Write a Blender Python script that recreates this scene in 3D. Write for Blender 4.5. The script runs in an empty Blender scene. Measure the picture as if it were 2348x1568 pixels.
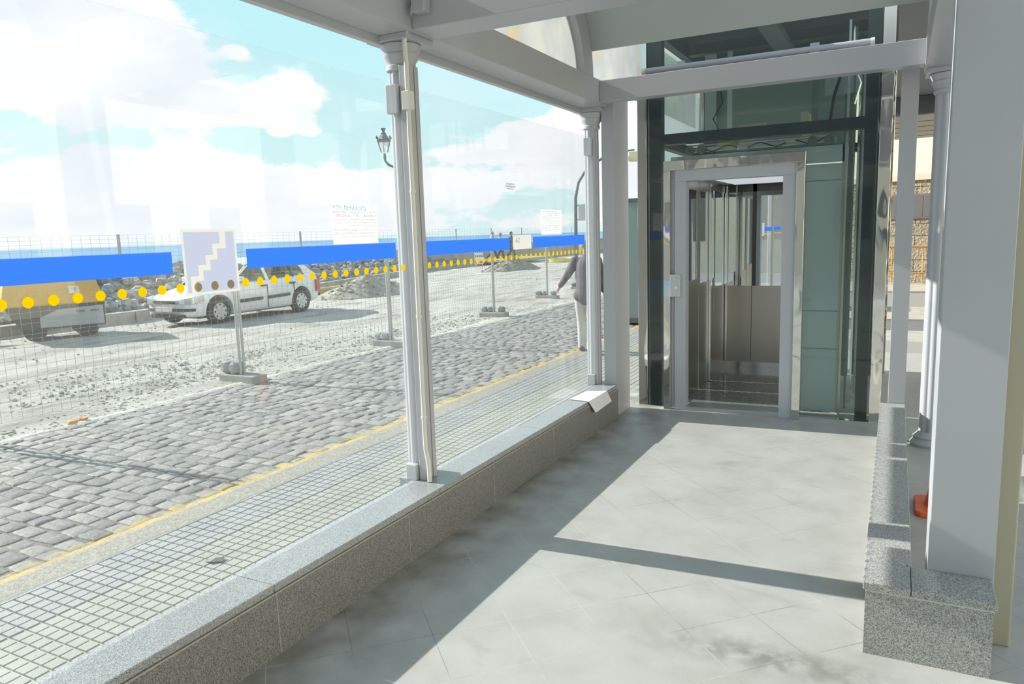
import bpy, bmesh, math, random
from mathutils import Vector, Matrix, noise
C = bpy.context.scene.collection
R = math.radians
rnd = random.Random(7)

# ---------------------------------------------------------------- camera
YAW, PIT, ROL = R(27.576), R(8.336), R(-1.829)
fw = Vector((-math.sin(YAW)*math.cos(PIT), math.cos(YAW)*math.cos(PIT), -math.sin(PIT)))
rt = Vector((math.cos(YAW), math.sin(YAW), 0)); up = rt.cross(fw)
r2 = rt*math.cos(ROL)+up*math.sin(ROL); u2 = -rt*math.sin(ROL)+up*math.cos(ROL)
cd = bpy.data.cameras.new('camera'); cam = bpy.data.objects.new('camera', cd); C.objects.link(cam)
cam.matrix_world = Matrix(((r2.x, u2.x, -fw.x, 0), (r2.y, u2.y, -fw.y, 0), (r2.z, u2.z, -fw.z, 1.56), (0, 0, 0, 1)))
cd.sensor_width = 36; cd.lens = 36*1690.3/2348; cd.clip_end = 20000; cd.clip_start = 0.02
sc = bpy.context.scene; sc.camera = cam
sc.view_settings.view_transform = 'Standard'; sc.view_settings.look = 'None'
sc.view_settings.gamma = 1; sc.view_settings.exposure = 0.0; sc.view_settings.use_curve_mapping = False

# ---------------------------------------------------------------- node helpers
class NT:
    def __init__(s, tree):
        s.t = tree; s.t.nodes.clear()
    def n(s, typ, ins=None, **kw):
        nd = s.t.nodes.new(typ)
        for k, v in kw.items(): setattr(nd, k, v)
        for k, v in (ins or {}).items():
            if hasattr(v, 'is_output') or isinstance(v, bpy.types.NodeSocket): s.t.links.new(v, nd.inputs[k])
            else: nd.inputs[k].default_value = v
        return nd
    def m(s, op, a, b=0.0, c=None, clamp=False):
        ins = {0: a, 1: b}
        if c is not None: ins[2] = c
        return s.n('ShaderNodeMath', ins, operation=op, use_clamp=clamp).outputs[0]
    def ramp(s, fac, stops):
        nd = s.n('ShaderNodeValToRGB', {0: fac}); e = nd.color_ramp.elements
        while len(e) < len(stops): e.new(0.5)
        for i, (p, c) in enumerate(stops):
            e[i].position = p; e[i].color = (*c, 1) if len(c) == 3 else c
        return nd.outputs[0]
    def mix(s, fac, a, b, blend='MIX'):
        nd = s.n('ShaderNodeMix', data_type='RGBA', blend_type=blend)
        for k, v in ((0, fac), (6, a), (7, b)):
            if isinstance(v, bpy.types.NodeSocket): s.t.links.new(v, nd.inputs[k])
            else: nd.inputs[k].default_value = (*v, 1) if isinstance(v, tuple) and len(v) == 3 else v
        return nd.outputs[2]

# ---------------------------------------------------------------- sky and sun
w = bpy.data.worlds.new('sky'); sc.world = w; w.use_nodes = True
T = NT(w.node_tree)
tc = T.n('ShaderNodeTexCoord').outputs['Generated']
sep = T.n('ShaderNodeSeparateXYZ', {0: tc})
az = T.m('ARCTAN2', sep.outputs[0], sep.outputs[1]); az = T.m('MULTIPLY', az, 57.2958)
el = T.m('MULTIPLY', T.m('ARCSINE', sep.outputs[2]), 57.2958)
blobs = [(-59, 13.6, 7, 3.0, 1.1), (-53, 12, 4.5, 3.5, 1.1), (-60, 10.0, 6, 1.4, 1.0), (-54.5, 10, 2.5, 1.6, .8), (-48.3, 9.3, 2.6, 1.1, 1.1), (-43.2, 10.3, 2.6, 1.4, 1.15),
         (-45.5, 9.2, 3, 1.0, .8), (-42.0, 7.9, .9, .5, .9), (-44.0, 7.7, .8, .35, .8), (-58, 3.4, 8, 2.7, 1.3), (-50, 3.6, 6, 2.7, 1.2), (-43, 2.6, 7, 2.2, 1.1),
         (-38, 3.0, 4, 2.0, .9), (-46.5, 13.0, 1.0, .5, .7), (-30, 6.1, 3.0, .7, .8), (-25.5, 6.9, 3.2, 1.2, 1.1), (-21.5, 7.3, 3.5, 1.6, 1.15), (-31, 3.8, 3.6, 1.4, 1.0),
         (-24, 4.2, 3.0, .9, .45), (-15, 5, 8, 4, .9), (-75, 10, 9, 8, .8), (-45, 1.0, 40, .9, .55), (30, 20, 50, 18, .8), (120, 25, 40, 20, .8), (-130, 22, 30, 16, .8)]
tot = None
for a, e, sa, se, wt in blobs:
    da = T.m('DIVIDE', T.m('SUBTRACT', az, a), sa); de = T.m('DIVIDE', T.m('SUBTRACT', el, e), se)
    g = T.m('MULTIPLY', T.m('EXPONENT', T.m('MULTIPLY', T.m('ADD', T.m('MULTIPLY', da, da), T.m('MULTIPLY', de, de)), -1.0)), wt)
    tot = g if tot is None else T.m('ADD', tot, g)
vec = T.n('ShaderNodeMapping', {0: tc, 3: (1, 1, 2.2)}).outputs[0]
nz = T.n('ShaderNodeTexNoise', {'Vector': vec, 'Scale': 16.0, 'Detail': 8.0, 'Roughness': .6}).outputs[0]
nz2 = T.n('ShaderNodeTexNoise', {'Vector': vec, 'Scale': 6.0, 'Detail': 5.0}).outputs[0]
s_ = T.m('ADD', tot, T.m('MULTIPLY', T.m('SUBTRACT', nz, .5), 1.5))
cl = T.n('ShaderNodeMapRange', {0: s_, 1: .38, 2: .62}, interpolation_type='SMOOTHSTEP').outputs[0]
wisp = T.n('ShaderNodeMapRange', {0: nz2, 1: .45, 2: .7, 4: .35}).outputs[0]
hz = T.n('ShaderNodeMapRange', {0: el, 1: 14.0, 2: 0.0}, clamp=True).outputs[0]
blue = T.mix(hz, (.55, .91, .96), (.74, .95, .96))
zen = T.n('ShaderNodeMapRange', {0: el, 1: 20.0, 2: 70.0}).outputs[0]
blue = T.mix(zen, blue, (.36, .52, .80))
greyc = T.n('ShaderNodeMapRange', {0: nz2, 1: .42, 2: .66}).outputs[0]
cloudc = T.mix(T.m('MULTIPLY', greyc, .6), (1.06, 1.06, 1.08), (.80, .87, .95))
col = T.mix(T.m('MAXIMUM', cl, wisp), blue, cloudc)
low = T.n('ShaderNodeMapRange', {0: el, 1: -1.0, 2: -.2}).outputs[0]
col = T.mix(low, (.45, .47, .48), col)
bg = T.n('ShaderNodeBackground', {0: col, 1: 1.0})
T.t.links.new(bg.outputs[0], T.n('ShaderNodeOutputWorld').inputs[0])

sd = bpy.data.lights.new('sun', 'SUN'); so = bpy.data.objects.new('sun', sd); C.objects.link(so)
sd.energy = 8.8; sd.angle = R(.53); sd.color = (1, .955, .88)
so.rotation_euler = Vector((1, .055, -math.tan(R(27.9)))).to_track_quat('-Z', 'Y').to_euler()

# ---------------------------------------------------------------- mesh helpers
class MB:
    def __init__(s): s.v = []; s.f = []; s.mi = []; s.cur = 0
    def add(s, vs, fs):
        b = len(s.v); s.v += [tuple(v) for v in vs]; s.f += [tuple(i+b for i in f) for f in fs]; s.mi += [s.cur]*len(fs); return s
    def box(s, x0, y0, z0, x1, y1, z1):
        return s.add([(x0, y0, z0), (x1, y0, z0), (x1, y1, z0), (x0, y1, z0), (x0, y0, z1), (x1, y0, z1), (x1, y1, z1), (x0, y1, z1)],
                     [(0, 3, 2, 1), (4, 5, 6, 7), (0, 1, 5, 4), (1, 2, 6, 5), (2, 3, 7, 6), (3, 0, 4, 7)])
    def quad(s, *p): return s.add(p, [tuple(range(len(p)))])
    def cyl(s, p0, p1, ra, rb=None, n=12, cap=True):
        rb = ra if rb is None else rb
        p0, p1 = Vector(p0), Vector(p1); d = (p1-p0).normalized()
        a = d.orthogonal().normalized(); b = d.cross(a); vs = []
        for p, r in ((p0, ra), (p1, rb)):
            for i in range(n):
                t = 2*math.pi*i/n; vs.append(p+a*r*math.cos(t)+b*r*math.sin(t))
        fs = [(i, (i+1) % n, n+(i+1) % n, n+i) for i in range(n)]
        if cap: fs += [tuple(range(n))[::-1], tuple(range(n, 2*n))]
        return s.add(vs, fs)
    def tube(s, pts, r, n=8, rads=None):
        pts = [Vector(p) for p in pts]; vs = []; a = None
        for k, p in enumerate(pts):
            d = (pts[min(k+1, len(pts)-1)]-pts[max(k-1, 0)]).normalized()
            a = d.orthogonal().normalized() if a is None else (a-d*a.dot(d)).normalized()
            b = d.cross(a); rr = rads[k] if rads else r
            for i in range(n):
                t = 2*math.pi*i/n; vs.append(p+a*rr*math.cos(t)+b*rr*math.sin(t))
        fs = []
        for k in range(len(pts)-1):
            for i in range(n): fs.append((k*n+i, k*n+(i+1) % n, (k+1)*n+(i+1) % n, (k+1)*n+i))
        fs += [tuple(range(n))[::-1], tuple(range((len(pts)-1)*n, len(pts)*n))]
        return s.add(vs, fs)
    def lathe(s, prof, c=(0, 0), n=32, rf=None):
        vs = []
        for r, z in prof:
            for i in range(n):
                t = 2*math.pi*i/n; q = r*(rf(t) if rf else 1)
                vs.append((c[0]+q*math.cos(t), c[1]+q*math.sin(t), z))
        fs = []
        for k in range(len(prof)-1):
            for i in range(n): fs.append((k*n+i, k*n+(i+1) % n, (k+1)*n+(i+1) % n, (k+1)*n+i))
        fs += [tuple(range(n))[::-1], tuple(range((len(prof)-1)*n, len(prof)*n))]
        return s.add(vs, fs)
    def prism(s, poly, axis, a, b):
        def P(u, v, w): return {'x': (w, u, v), 'y': (u, w, v), 'z': (u, v, w)}[axis]
        n = len(poly); vs = [P(*p, a) for p in poly]+[P(*p, b) for p in poly]
        return s.add(vs, [tuple(range(n))[::-1], tuple(range(n, 2*n))]+[(i, (i+1) % n, n+(i+1) % n, n+i) for i in range(n)])
    def loft(s, rings, cap=True):
        n = len(rings[0]); vs = [p for r in rings for p in r]; fs = []
        for k in range(len(rings)-1):
            for i in range(n): fs.append((k*n+i, k*n+(i+1) % n, (k+1)*n+(i+1) % n, (k+1)*n+i))
        if cap: fs += [tuple(range(n))[::-1], tuple(range((len(rings)-1)*n, len(rings)*n))]
        return s.add(vs, fs)
    def rock(s, c, sx, sy, sz, rg, rough=.28, sub=1):
        bm = bmesh.new(); bmesh.ops.create_icosphere(bm, subdivisions=sub, radius=1)
        o = Vector((rg.random()*50, rg.random()*50, rg.random()*50)); ro = Matrix.Rotation(rg.random()*6.3, 3, 'Z') @ Matrix.Rotation(rg.random()*3, 3, 'X')
        for v in bm.verts:
            k = 1+rough*noise.noise(v.co*1.3+o)*1.6+rg.uniform(-rough, rough)*.4
            q = ro @ (v.co*k); q = Vector((max(-.8, min(.8, q.x)), max(-.8, min(.8, q.y)), max(-.75, min(.75, q.z))))
            v.co = Vector((q.x*sx, q.y*sy, q.z*sz))+Vector(c)
        bm.verts.ensure_lookup_table(); bm.verts.index_update()
        s.add([v.co[:] for v in bm.verts], [tuple(v.index for v in f.verts) for f in bm.faces]); bm.free(); return s

def wloc(o):
    p = Vector((0, 0, 0))
    while o is not None: p += o.location; o = o.parent
    return p
def build(mb, name, mat, parent=None, world=True, smooth=False, bevel=0, loc=None):
    """link the collected shapes as ONE mesh object"""
    me = bpy.data.meshes.new(name)
    off = wloc(parent) if (world and parent is not None) else Vector((0, 0, 0))
    if loc is not None: off = off+Vector(loc)
    me.from_pydata([(v[0]-off.x, v[1]-off.y, v[2]-off.z) for v in mb.v], [], mb.f)
    mats = mat if isinstance(mat, (list, tuple)) else [mat]
    for m_ in mats: me.materials.append(m_)
    bm = bmesh.new(); bm.from_mesh(me)
    for f, mi in zip(bm.faces, mb.mi): f.material_index = mi
    bmesh.ops.recalc_face_normals(bm, faces=bm.faces); bm.to_mesh(me); bm.free()
    o = bpy.data.objects.new(name, me); C.objects.link(o)
    if parent is not None: o.parent = parent
    if loc is not None: o.location = loc
    if bevel:
        md = o.modifiers.new('bevel', 'BEVEL'); md.width = bevel; md.segments = 2; md.limit_method = 'ANGLE'; md.angle_limit = R(40)
        md.harden_normals = False
    if smooth:
        me.polygons.foreach_set('use_smooth', [True]*len(me.polygons)); me.set_sharp_from_angle(angle=R(38))
    me.update(); return o
def tag(o, label, cat, group=None, kind=None):
    o['label'] = label; o['category'] = cat
    if group: o['group'] = group
    if kind: o['kind'] = kind
    return o
def thing(name, label, cat, loc=(0, 0, 0), group=None):
    o = bpy.data.objects.new(name, None); C.objects.link(o); o.location = loc; o.empty_display_size = .1
    return tag(o, label, cat, group)
def struct(o, label=None, cat=None):
    o['kind'] = 'structure'
    if label: o['label'] = label
    if cat: o['category'] = cat
    return o
def sempty(name, loc=(0, 0, 0)):
    o = bpy.data.objects.new(name, None); C.objects.link(o); o.location = loc; o['kind'] = 'structure'; return o
def copy_tree(o, parent=None):
    c = o.copy(); C.objects.link(c)
    if parent is not None: c.parent = parent
    for ch in [x for x in o.children]: copy_tree(ch, c)
    return c
def baked(o):
    """apply the modifiers of o to its mesh"""
    dg = bpy.context.evaluated_depsgraph_get(); dg.update()
    me = bpy.data.meshes.new_from_object(o.evaluated_get(dg)); o.modifiers.clear(); o.data = me; return o

# ---------------------------------------------------------------- materials
def mat(name, col, rough=.5, metal=0, spec=.5, var=0, vscale=5, bump=0, bscale=60, emit=None):
    m = bpy.data.materials.new(name); m.use_nodes = True; t = NT(m.node_tree)
    co = t.n('ShaderNodeTexCoord').outputs['Object']
    c = (*col, 1)
    if var:
        nn = t.n('ShaderNodeTexNoise', {'Vector': co, 'Scale': vscale, 'Detail': 5.0}).outputs[0]
        c = t.ramp(nn, [(.3, tuple(x*(1-var) for x in col)), (.7, tuple(min(1, x*(1+var)) for x in col))])
    p = t.n('ShaderNodeBsdfPrincipled', {'Base Color': c, 'Roughness': rough, 'Metallic': metal, 'Specular IOR Level': spec})
    if bump:
        bn = t.n('ShaderNodeTexNoise', {'Vector': co, 'Scale': bscale, 'Detail': 6.0}).outputs[0]
        t.t.links.new(t.n('ShaderNodeBump', {'Height': bn, 'Strength': bump, 'Distance': .02}).outputs[0], p.inputs['Normal'])
    if emit: p.inputs['Emission Color'].default_value = (*emit[0], 1); p.inputs['Emission Strength'].default_value = emit[1]
    t.t.links.new(p.outputs[0], t.n('ShaderNodeOutputMaterial').inputs[0]); return m

white = mat('white_paint', (.43, .44, .47), .32, var=.03, vscale=2)
beige = mat('beige_paint', (.42, .39, .29), .4)
steel_dark = mat('dark_steel_paint', (.035, .045, .05), .4)
grey_alu = mat('grey_lacquer', (.48, .50, .54), .35, var=.02)
cable_m = mat('cable_white', (.72, .70, .64), .5)
rubber = mat('rubber', (.03, .03, .03), .8)
alu = mat('aluminium', (.6, .62, .63), .3, .8)

def steel(name, col, rough, wob, ws=(3, 3, 1.2)):
    m = bpy.data.materials.new(name); m.use_nodes = True; t = NT(m.node_tree)
    co = t.n('ShaderNodeTexCoord').outputs['Object']
    mp = t.n('ShaderNodeMapping', {0: co, 3: ws}).outputs[0]
    nn = t.n('ShaderNodeTexNoise', {'Vector': mp, 'Scale': 2.0, 'Detail': 1.0}).outputs[0]
    b = t.n('ShaderNodeBump', {'Height': nn, 'Strength': wob, 'Distance': .02}).outputs[0]
    p = t.n('ShaderNodeBsdfPrincipled', {'Base Color': (*col, 1), 'Roughness': rough, 'Metallic': 1.0, 'Normal': b})
    t.t.links.new(p.outputs[0], t.n('ShaderNodeOutputMaterial').inputs[0]); return m
mirror_steel = steel('polished_steel', (.70, .68, .64), .05, .5)
brushed = steel('brushed_steel', (.58, .55, .50), .3, .05)
chrome = steel('chrome', (.85, .86, .85), .12, .0)
mirror = steel('mirror', (.80, .84, .83), .01, .0)

def glassm(name, tint, dust, dcol=(.9, .92, .92), ior=1.45, smear=False):
    m = bpy.data.materials.new(name); m.use_nodes = True; t = NT(m.node_tree)
    tr = t.n('ShaderNodeBsdfTransparent', {0: (*tint, 1)}); gl = t.n('ShaderNodeBsdfGlossy', {0: (1, 1, 1, 1), 'Roughness': .01})
    lw = t.n('ShaderNodeLayerWeight', {0: .5}).outputs['Facing']
    fr = t.m('MULTIPLY_ADD', t.m('POWER', lw, 5.0), .80, .024)
    mx = t.n('ShaderNodeMixShader', {0: fr, 1: tr.outputs[0], 2: gl.outputs[0]})
    df = t.n('ShaderNodeBsdfDiffuse', {0: (*dcol, 1)}); tl = t.n('ShaderNodeBsdfTranslucent', {0: (*dcol, 1)})
    dd = t.n('ShaderNodeMixShader', {0: .6, 1: df.outputs[0], 2: tl.outputs[0]})
    fac = dust
    if smear:
        co = t.n('ShaderNodeTexCoord').outputs['Object']
        n1 = t.n('ShaderNodeTexNoise', {'Vector': t.n('ShaderNodeMapping', {0: co, 3: (1, 1.2, .7)}).outputs[0], 'Scale': 1.6, 'Detail': 4.0, 'Distortion': 1.2}).outputs[0]
        f1 = t.n('ShaderNodeMapRange', {0: n1, 1: .35, 2: .8, 3: dust*.8, 4: dust*1.5}).outputs[0]
        n2 = t.n('ShaderNodeTexNoise', {'Vector': t.n('ShaderNodeMapping', {0: co, 3: (1, 9, .8)}).outputs[0], 'Scale': 2.0, 'Detail': 3.0}).outputs[0]
        f2 = t.n('ShaderNodeMapRange', {0: n2, 1: .62, 2: .8, 3: 0.0, 4: .02}).outputs[0]
        fac = t.m('ADD', f1, f2)
    m2 = t.n('ShaderNodeMixShader', {0: fac, 1: mx.outputs[0], 2: dd.outputs[0]})
    t.t.links.new(m2.outputs[0], t.n('ShaderNodeOutputMaterial').inputs[0]); return m
pane_m = glassm('window_glass', (.97, .985, .985), .015, smear=True)
lift_glass = glassm('green_tinted_glass', (.86, .905, .895), .02)
car_glass = glassm('car_glass', (.35, .45, .38), .02)
lamp_glass = glassm('lantern_glass', (.85, .9, .9), .35)

def speckle(name, stops, scale=110, rough=.35, big=.15):
    m = bpy.data.materials.new(name); m.use_nodes = True; t = NT(m.node_tree)
    co = t.n('ShaderNodeTexCoord').outputs['Object']
    n1 = t.n('ShaderNodeTexNoise', {'Vector': co, 'Scale': scale, 'Detail': 3.0, 'Roughness': .7}).outputs[0]
    v1 = t.n('ShaderNodeTexVoronoi', {'Vector': co, 'Scale': scale*1.3}).outputs['Color']
    vs = t.n('ShaderNodeSeparateColor', {0: v1}).outputs[0]
    s1 = t.m('ADD', t.m('MULTIPLY', n1, .72), t.m('MULTIPLY', vs, .28))
    c = t.ramp(s1, stops)
    n2 = t.n('ShaderNodeTexNoise', {'Vector': co, 'Scale': 2.3, 'Detail': 4.0}).outputs[0]
    c = t.mix(t.n('ShaderNodeMapRange', {0: n2, 1: .35, 2: .75, 3: 0.0, 4: big}).outputs[0], c, (.30, .26, .18), 'MULTIPLY')
    p = t.n('ShaderNodeBsdfPrincipled', {'Base Color': c, 'Roughness': rough})
    t.t.links.new(p.outputs[0], t.n('ShaderNodeOutputMaterial').inputs[0]); return m
granite = speckle('grey_granite', [(.36, (.085, .082, .078)), (.5, (.205, .20, .192)), (.64, (.35, .345, .335))], 260, .38, .05)
granite_top = speckle('polished_granite_coping', [(.36, (.15, .155, .16)), (.5, (.34, .35, .36)), (.64, (.52, .53, .54))], 300, .28)
granite_r = speckle('coarse_granite', [(.36, (.14, .142, .14)), (.5, (.34, .34, .33)), (.64, (.54, .54, .52))], 270, .45, .1)
lift_floor = speckle('lift_floor_stone', [(.3, (.05, .055, .06)), (.52, (.17, .18, .18)), (.7, (.4, .4, .4))], 70, .12, 0)

def floor_mat():
    m = bpy.data.materials.new('diagonal_stone_tiles'); m.use_nodes = True; t = NT(m.node_tree)
    co = t.n('ShaderNodeTexCoord').outputs['Object']; s = t.n('ShaderNodeSeparateXYZ', {0: co})
    u = t.m('DIVIDE', t.m('SUBTRACT', t.m('ADD', s.outputs[0], s.outputs[1]), 3.35), .445)
    v = t.m('DIVIDE', t.m('SUBTRACT', t.m('SUBTRACT', s.outputs[1], s.outputs[0]), 5.155), .445)
    def line(x):
        fr = t.m('FRACT', t.m('ADD', x, 100.5)); return t.m('ABSOLUTE', t.m('SUBTRACT', fr, .5))
    d = t.m('MINIMUM', line(u), line(v))
    jn = t.n('ShaderNodeTexNoise', {'Vector': co, 'Scale': 2.2, 'Detail': 4.0}).outputs[0]
    jw = t.m('MULTIPLY', t.m('SUBTRACT', jn, .36), .026)
    jm = t.m('LESS_THAN', d, jw)
    cell = t.n('ShaderNodeCombineXYZ', {0: t.m('FLOOR', t.m('ADD', u, 100)), 1: t.m('FLOOR', t.m('ADD', v, 100))}).outputs[0]
    wn = t.n('ShaderNodeTexWhiteNoise', {0: cell}).outputs[0]
    n1 = t.n('ShaderNodeTexNoise', {'Vector': co, 'Scale': 3.0, 'Detail': 6.0, 'Roughness': .62}).outputs[0]
    n2 = t.n('ShaderNodeTexNoise', {'Vector': co, 'Scale': 170.0, 'Detail': 2.0}).outputs[0]
    base = t.ramp(n1, [(.25, (.33, .325, .295)), (.5, (.405, .40, .38)), (.75, (.46, .455, .44))])
    base = t.mix(t.m('MULTIPLY', wn, .35), base, (.40, .41, .385))
    base = t.mix(t.n('ShaderNodeMapRange', {0: n2, 1: .66, 2: .72, 4: .6}).outputs[0], base, (.6, .6, .58))
    # dirt along the low wall and dark scuffs
    edge = t.n('ShaderNodeMapRange', {0: s.outputs[0], 1: -1.45, 2: -2.05, 3: 0.0, 4: 1.0}).outputs[0]
    n3 = t.n('ShaderNodeTexNoise', {'Vector': co, 'Scale': 5.0, 'Detail': 5.0}).outputs[0]
    base = t.mix(t.m('MULTIPLY', edge, t.n('ShaderNodeMapRange', {0: n3, 1: .35, 2: .65, 4: .75}).outputs[0]), base, (.13, .12, .085))
    n4 = t.n('ShaderNodeTexNoise', {'Vector': t.n('ShaderNodeMapping', {0: co, 3: (1, 2.3, 1)}).outputs[0], 'Scale': 2.6, 'Detail': 6.0, 'Distortion': .6}).outputs[0]
    base = t.mix(t.n('ShaderNodeMapRange', {0: n4, 1: .60, 2: .78, 4: .4}).outputs[0], base, (.22, .215, .18))
    # the large worn stain in front of the right end block
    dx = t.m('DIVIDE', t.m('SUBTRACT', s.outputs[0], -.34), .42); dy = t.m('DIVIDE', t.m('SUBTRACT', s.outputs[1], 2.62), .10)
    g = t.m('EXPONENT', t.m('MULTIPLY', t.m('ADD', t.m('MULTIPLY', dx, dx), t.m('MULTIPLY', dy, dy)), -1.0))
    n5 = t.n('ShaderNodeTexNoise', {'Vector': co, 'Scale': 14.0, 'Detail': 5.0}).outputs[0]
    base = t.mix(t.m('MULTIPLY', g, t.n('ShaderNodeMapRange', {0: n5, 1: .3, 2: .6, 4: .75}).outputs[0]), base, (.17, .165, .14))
    jc = t.mix(t.n('ShaderNodeMapRange', {0: t.n('ShaderNodeTexNoise', {'Vector': co, 'Scale': 1.1}).outputs[0], 1: .5, 2: .56}).outputs[0], (.14, .145, .14), (.52, .51, .47))
    base = t.mix(t.m('MULTIPLY', jm, .7), base, jc)
    b = t.n('ShaderNodeBump', {'Height': n1, 'Strength': .12, 'Distance': .01}).outputs[0]
    p = t.n('ShaderNodeBsdfPrincipled', {'Base Color': base, 'Roughness': .42, 'Normal': b})
    t.t.links.new(p.outputs[0], t.n('ShaderNodeOutputMaterial').inputs[0]); return m
def sidewalk_mat():
    m = bpy.data.materials.new('barred_paving'); m.use_nodes = True; t = NT(m.node_tree)
    co = t.n('ShaderNodeTexCoord').outputs['Object']; s = t.n('ShaderNodeSeparateXYZ', {0: co})
    n1 = t.n('ShaderNodeTexNoise', {'Vector': co, 'Scale': 3.0, 'Detail': 5.0}).outputs[0]
    n2 = t.n('ShaderNodeTexNoise', {'Vector': co, 'Scale': 90.0, 'Detail': 3.0}).outputs[0]
    outer = t.m('LESS_THAN', s.outputs[0], -3.745)
    ca = t.ramp(n1, [(.3, (.27, .28, .275)), (.7, (.34, .345, .335))]); cb = t.ramp(n1, [(.3, (.30, .305, .27)), (.7, (.37, .37, .33))])
    base = t.mix(outer, cb, ca)
    base = t.mix(t.m('LESS_THAN', s.outputs[2], -.3045), base, t.mix(outer, (.40, .385, .31), (.25, .245, .23)))
    base = t.mix(t.n('ShaderNodeMapRange', {0: n2, 1: .6, 2: .7, 4: .3}).outputs[0], base, (.5, .5, .45))
    edge = t.n('ShaderNodeMapRange', {0: t.m('ADD', s.outputs[0], t.m('MULTIPLY', n1, .1)), 1: -4.10, 2: -4.13}).outputs[0]
    kn = t.n('ShaderNodeTexNoise', {'Vector': co, 'Scale': 45.0, 'Detail': 8.0, 'Roughness': .7}).outputs[0]
    base = t.mix(edge, base, t.ramp(kn, [(.35, (.22, .205, .17)), (.65, (.44, .41, .34))]))
    yk = t.m('LESS_THAN', t.m('ADD', s.outputs[0], t.m('MULTIPLY', t.m('SUBTRACT', kn, .5), .12)), -4.40)
    wear = t.n('ShaderNodeMapRange', {0: t.n('ShaderNodeTexNoise', {'Vector': co, 'Scale': 6.0, 'Detail': 9.0, 'Roughness': .75}).outputs[0], 1: .38, 2: .58, 4: .95}).outputs[0]
    base = t.mix(t.m('MULTIPLY', yk, wear), base, (.64, .47, .12))
    b = t.n('ShaderNodeBump', {'Height': t.m('ADD', t.m('MULTIPLY', n2, .3), t.m('MULTIPLY', t.m('MULTIPLY', kn, edge), 2.0)), 'Strength': .8, 'Distance': .008}).outputs[0]
    p = t.n('ShaderNodeBsdfPrincipled', {'Base Color': base, 'Roughness': .7, 'Normal': b})
    t.t.links.new(p.outputs[0], t.n('ShaderNodeOutputMaterial').inputs[0]); return m
def cobble_mat(stone=True):
    m = bpy.data.materials.new('cobblestone' if stone else 'cobble_joint_dirt'); m.use_nodes = True; t = NT(m.node_tree)
    co = t.n('ShaderNodeTexCoord').outputs['Object']; s = t.n('ShaderNodeSeparateXYZ', {0: co})
    n2 = t.n('ShaderNodeTexNoise', {'Vector': co, 'Scale': 32.0, 'Detail': 8.0, 'Roughness': .75}).outputs[0]
    n3 = t.n('ShaderNodeTexNoise', {'Vector': co, 'Scale': .9, 'Detail': 4.0}).outputs[0]
    rnd_ = t.n('ShaderNodeNewGeometry').outputs['Random Per Island']
    if stone: base = t.ramp(rnd_, [(0, (.20, .20, .20)), (.35, (.27, .265, .26)), (.75, (.32, .30, .285)), (1, (.37, .36, .34))])
    else: base = t.ramp(n2, [(.3, (.10, .095, .08)), (.7, (.20, .19, .16))])
    base = t.mix(.8, base, t.ramp(n2, [(.3, (.2, .2, .2)), (.7, (.9, .89, .87))]), 'SOFT_LIGHT')
    base = t.mix(t.n('ShaderNodeMapRange', {0: n3, 1: .45, 2: .7, 4: .45}).outputs[0], base, (.38, .355, .30))
    yl = t.m('GREATER_THAN', t.m('ADD', s.outputs[0], t.m('MULTIPLY', t.m('SUBTRACT', n2, .5), .08)), -4.65)
    wear = t.n('ShaderNodeMapRange', {0: t.n('ShaderNodeTexNoise', {'Vector': co, 'Scale': 6.0, 'Detail': 9.0, 'Roughness': .75}).outputs[0], 1: .40, 2: .60, 4: .95}).outputs[0]
    base = t.mix(t.m('MULTIPLY', yl, wear), base, (.64, .47, .12))
    b = t.n('ShaderNodeBump', {'Height': n2, 'Strength': 1.0, 'Distance': .016}).outputs[0]
    p = t.n('ShaderNodeBsdfPrincipled', {'Base Color': base, 'Roughness': .7, 'Normal': b})
    t.t.links.new(p.outputs[0], t.n('ShaderNodeOutputMaterial').inputs[0]); return m
def dirt_mat():
    m = bpy.data.materials.new('crushed_stone_ground'); m.use_nodes = True; t = NT(m.node_tree)
    co = t.n('ShaderNodeTexCoord').outputs['Object']
    n1 = t.n('ShaderNodeTexNoise', {'Vector': t.n('ShaderNodeMapping', {0: co, 3: (1.6, .5, 1)}).outputs[0], 'Scale': 1.3, 'Detail': 8.0, 'Roughness': .65}).outputs[0]
    n2 = t.n('ShaderNodeTexNoise', {'Vector': co, 'Scale': 18.0, 'Detail': 8.0, 'Roughness': .75}).outputs[0]
    base = t.ramp(n1, [(.30, (.30, .28, .24)), (.42, (.52, .50, .44)), (.60, (.72, .70, .64))])
    base = t.mix(.7, base, t.ramp(n2, [(.3, (.2, .2, .2)), (.7, (.9, .9, .9))]), 'SOFT_LIGHT')
    b = t.n('ShaderNodeBump', {'Height': n2, 'Strength': 1.0, 'Distance': .09}).outputs[0]
    p = t.n('ShaderNodeBsdfPrincipled', {'Base Color': base, 'Roughness': .9, 'Normal': b})
    t.t.links.new(p.outputs[0], t.n('ShaderNodeOutputMaterial').inputs[0]); return m
floor_m, side_m, cobb_m, dirt_m = floor_mat(), sidewalk_mat(), cobble_mat(), dirt_mat()
concrete = mat('concrete', (.36, .34, .30), .8, var=.18, vscale=3, bump=.3, bscale=30)
rock_m = mat('quarry_rock', (.27, .275, .275), .85, var=.5, vscale=1.7, bump=.6, bscale=9)
sand_m = mat('sand_heap', (.36, .33, .27), .95, var=.25, vscale=4, bump=1, bscale=25)

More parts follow.
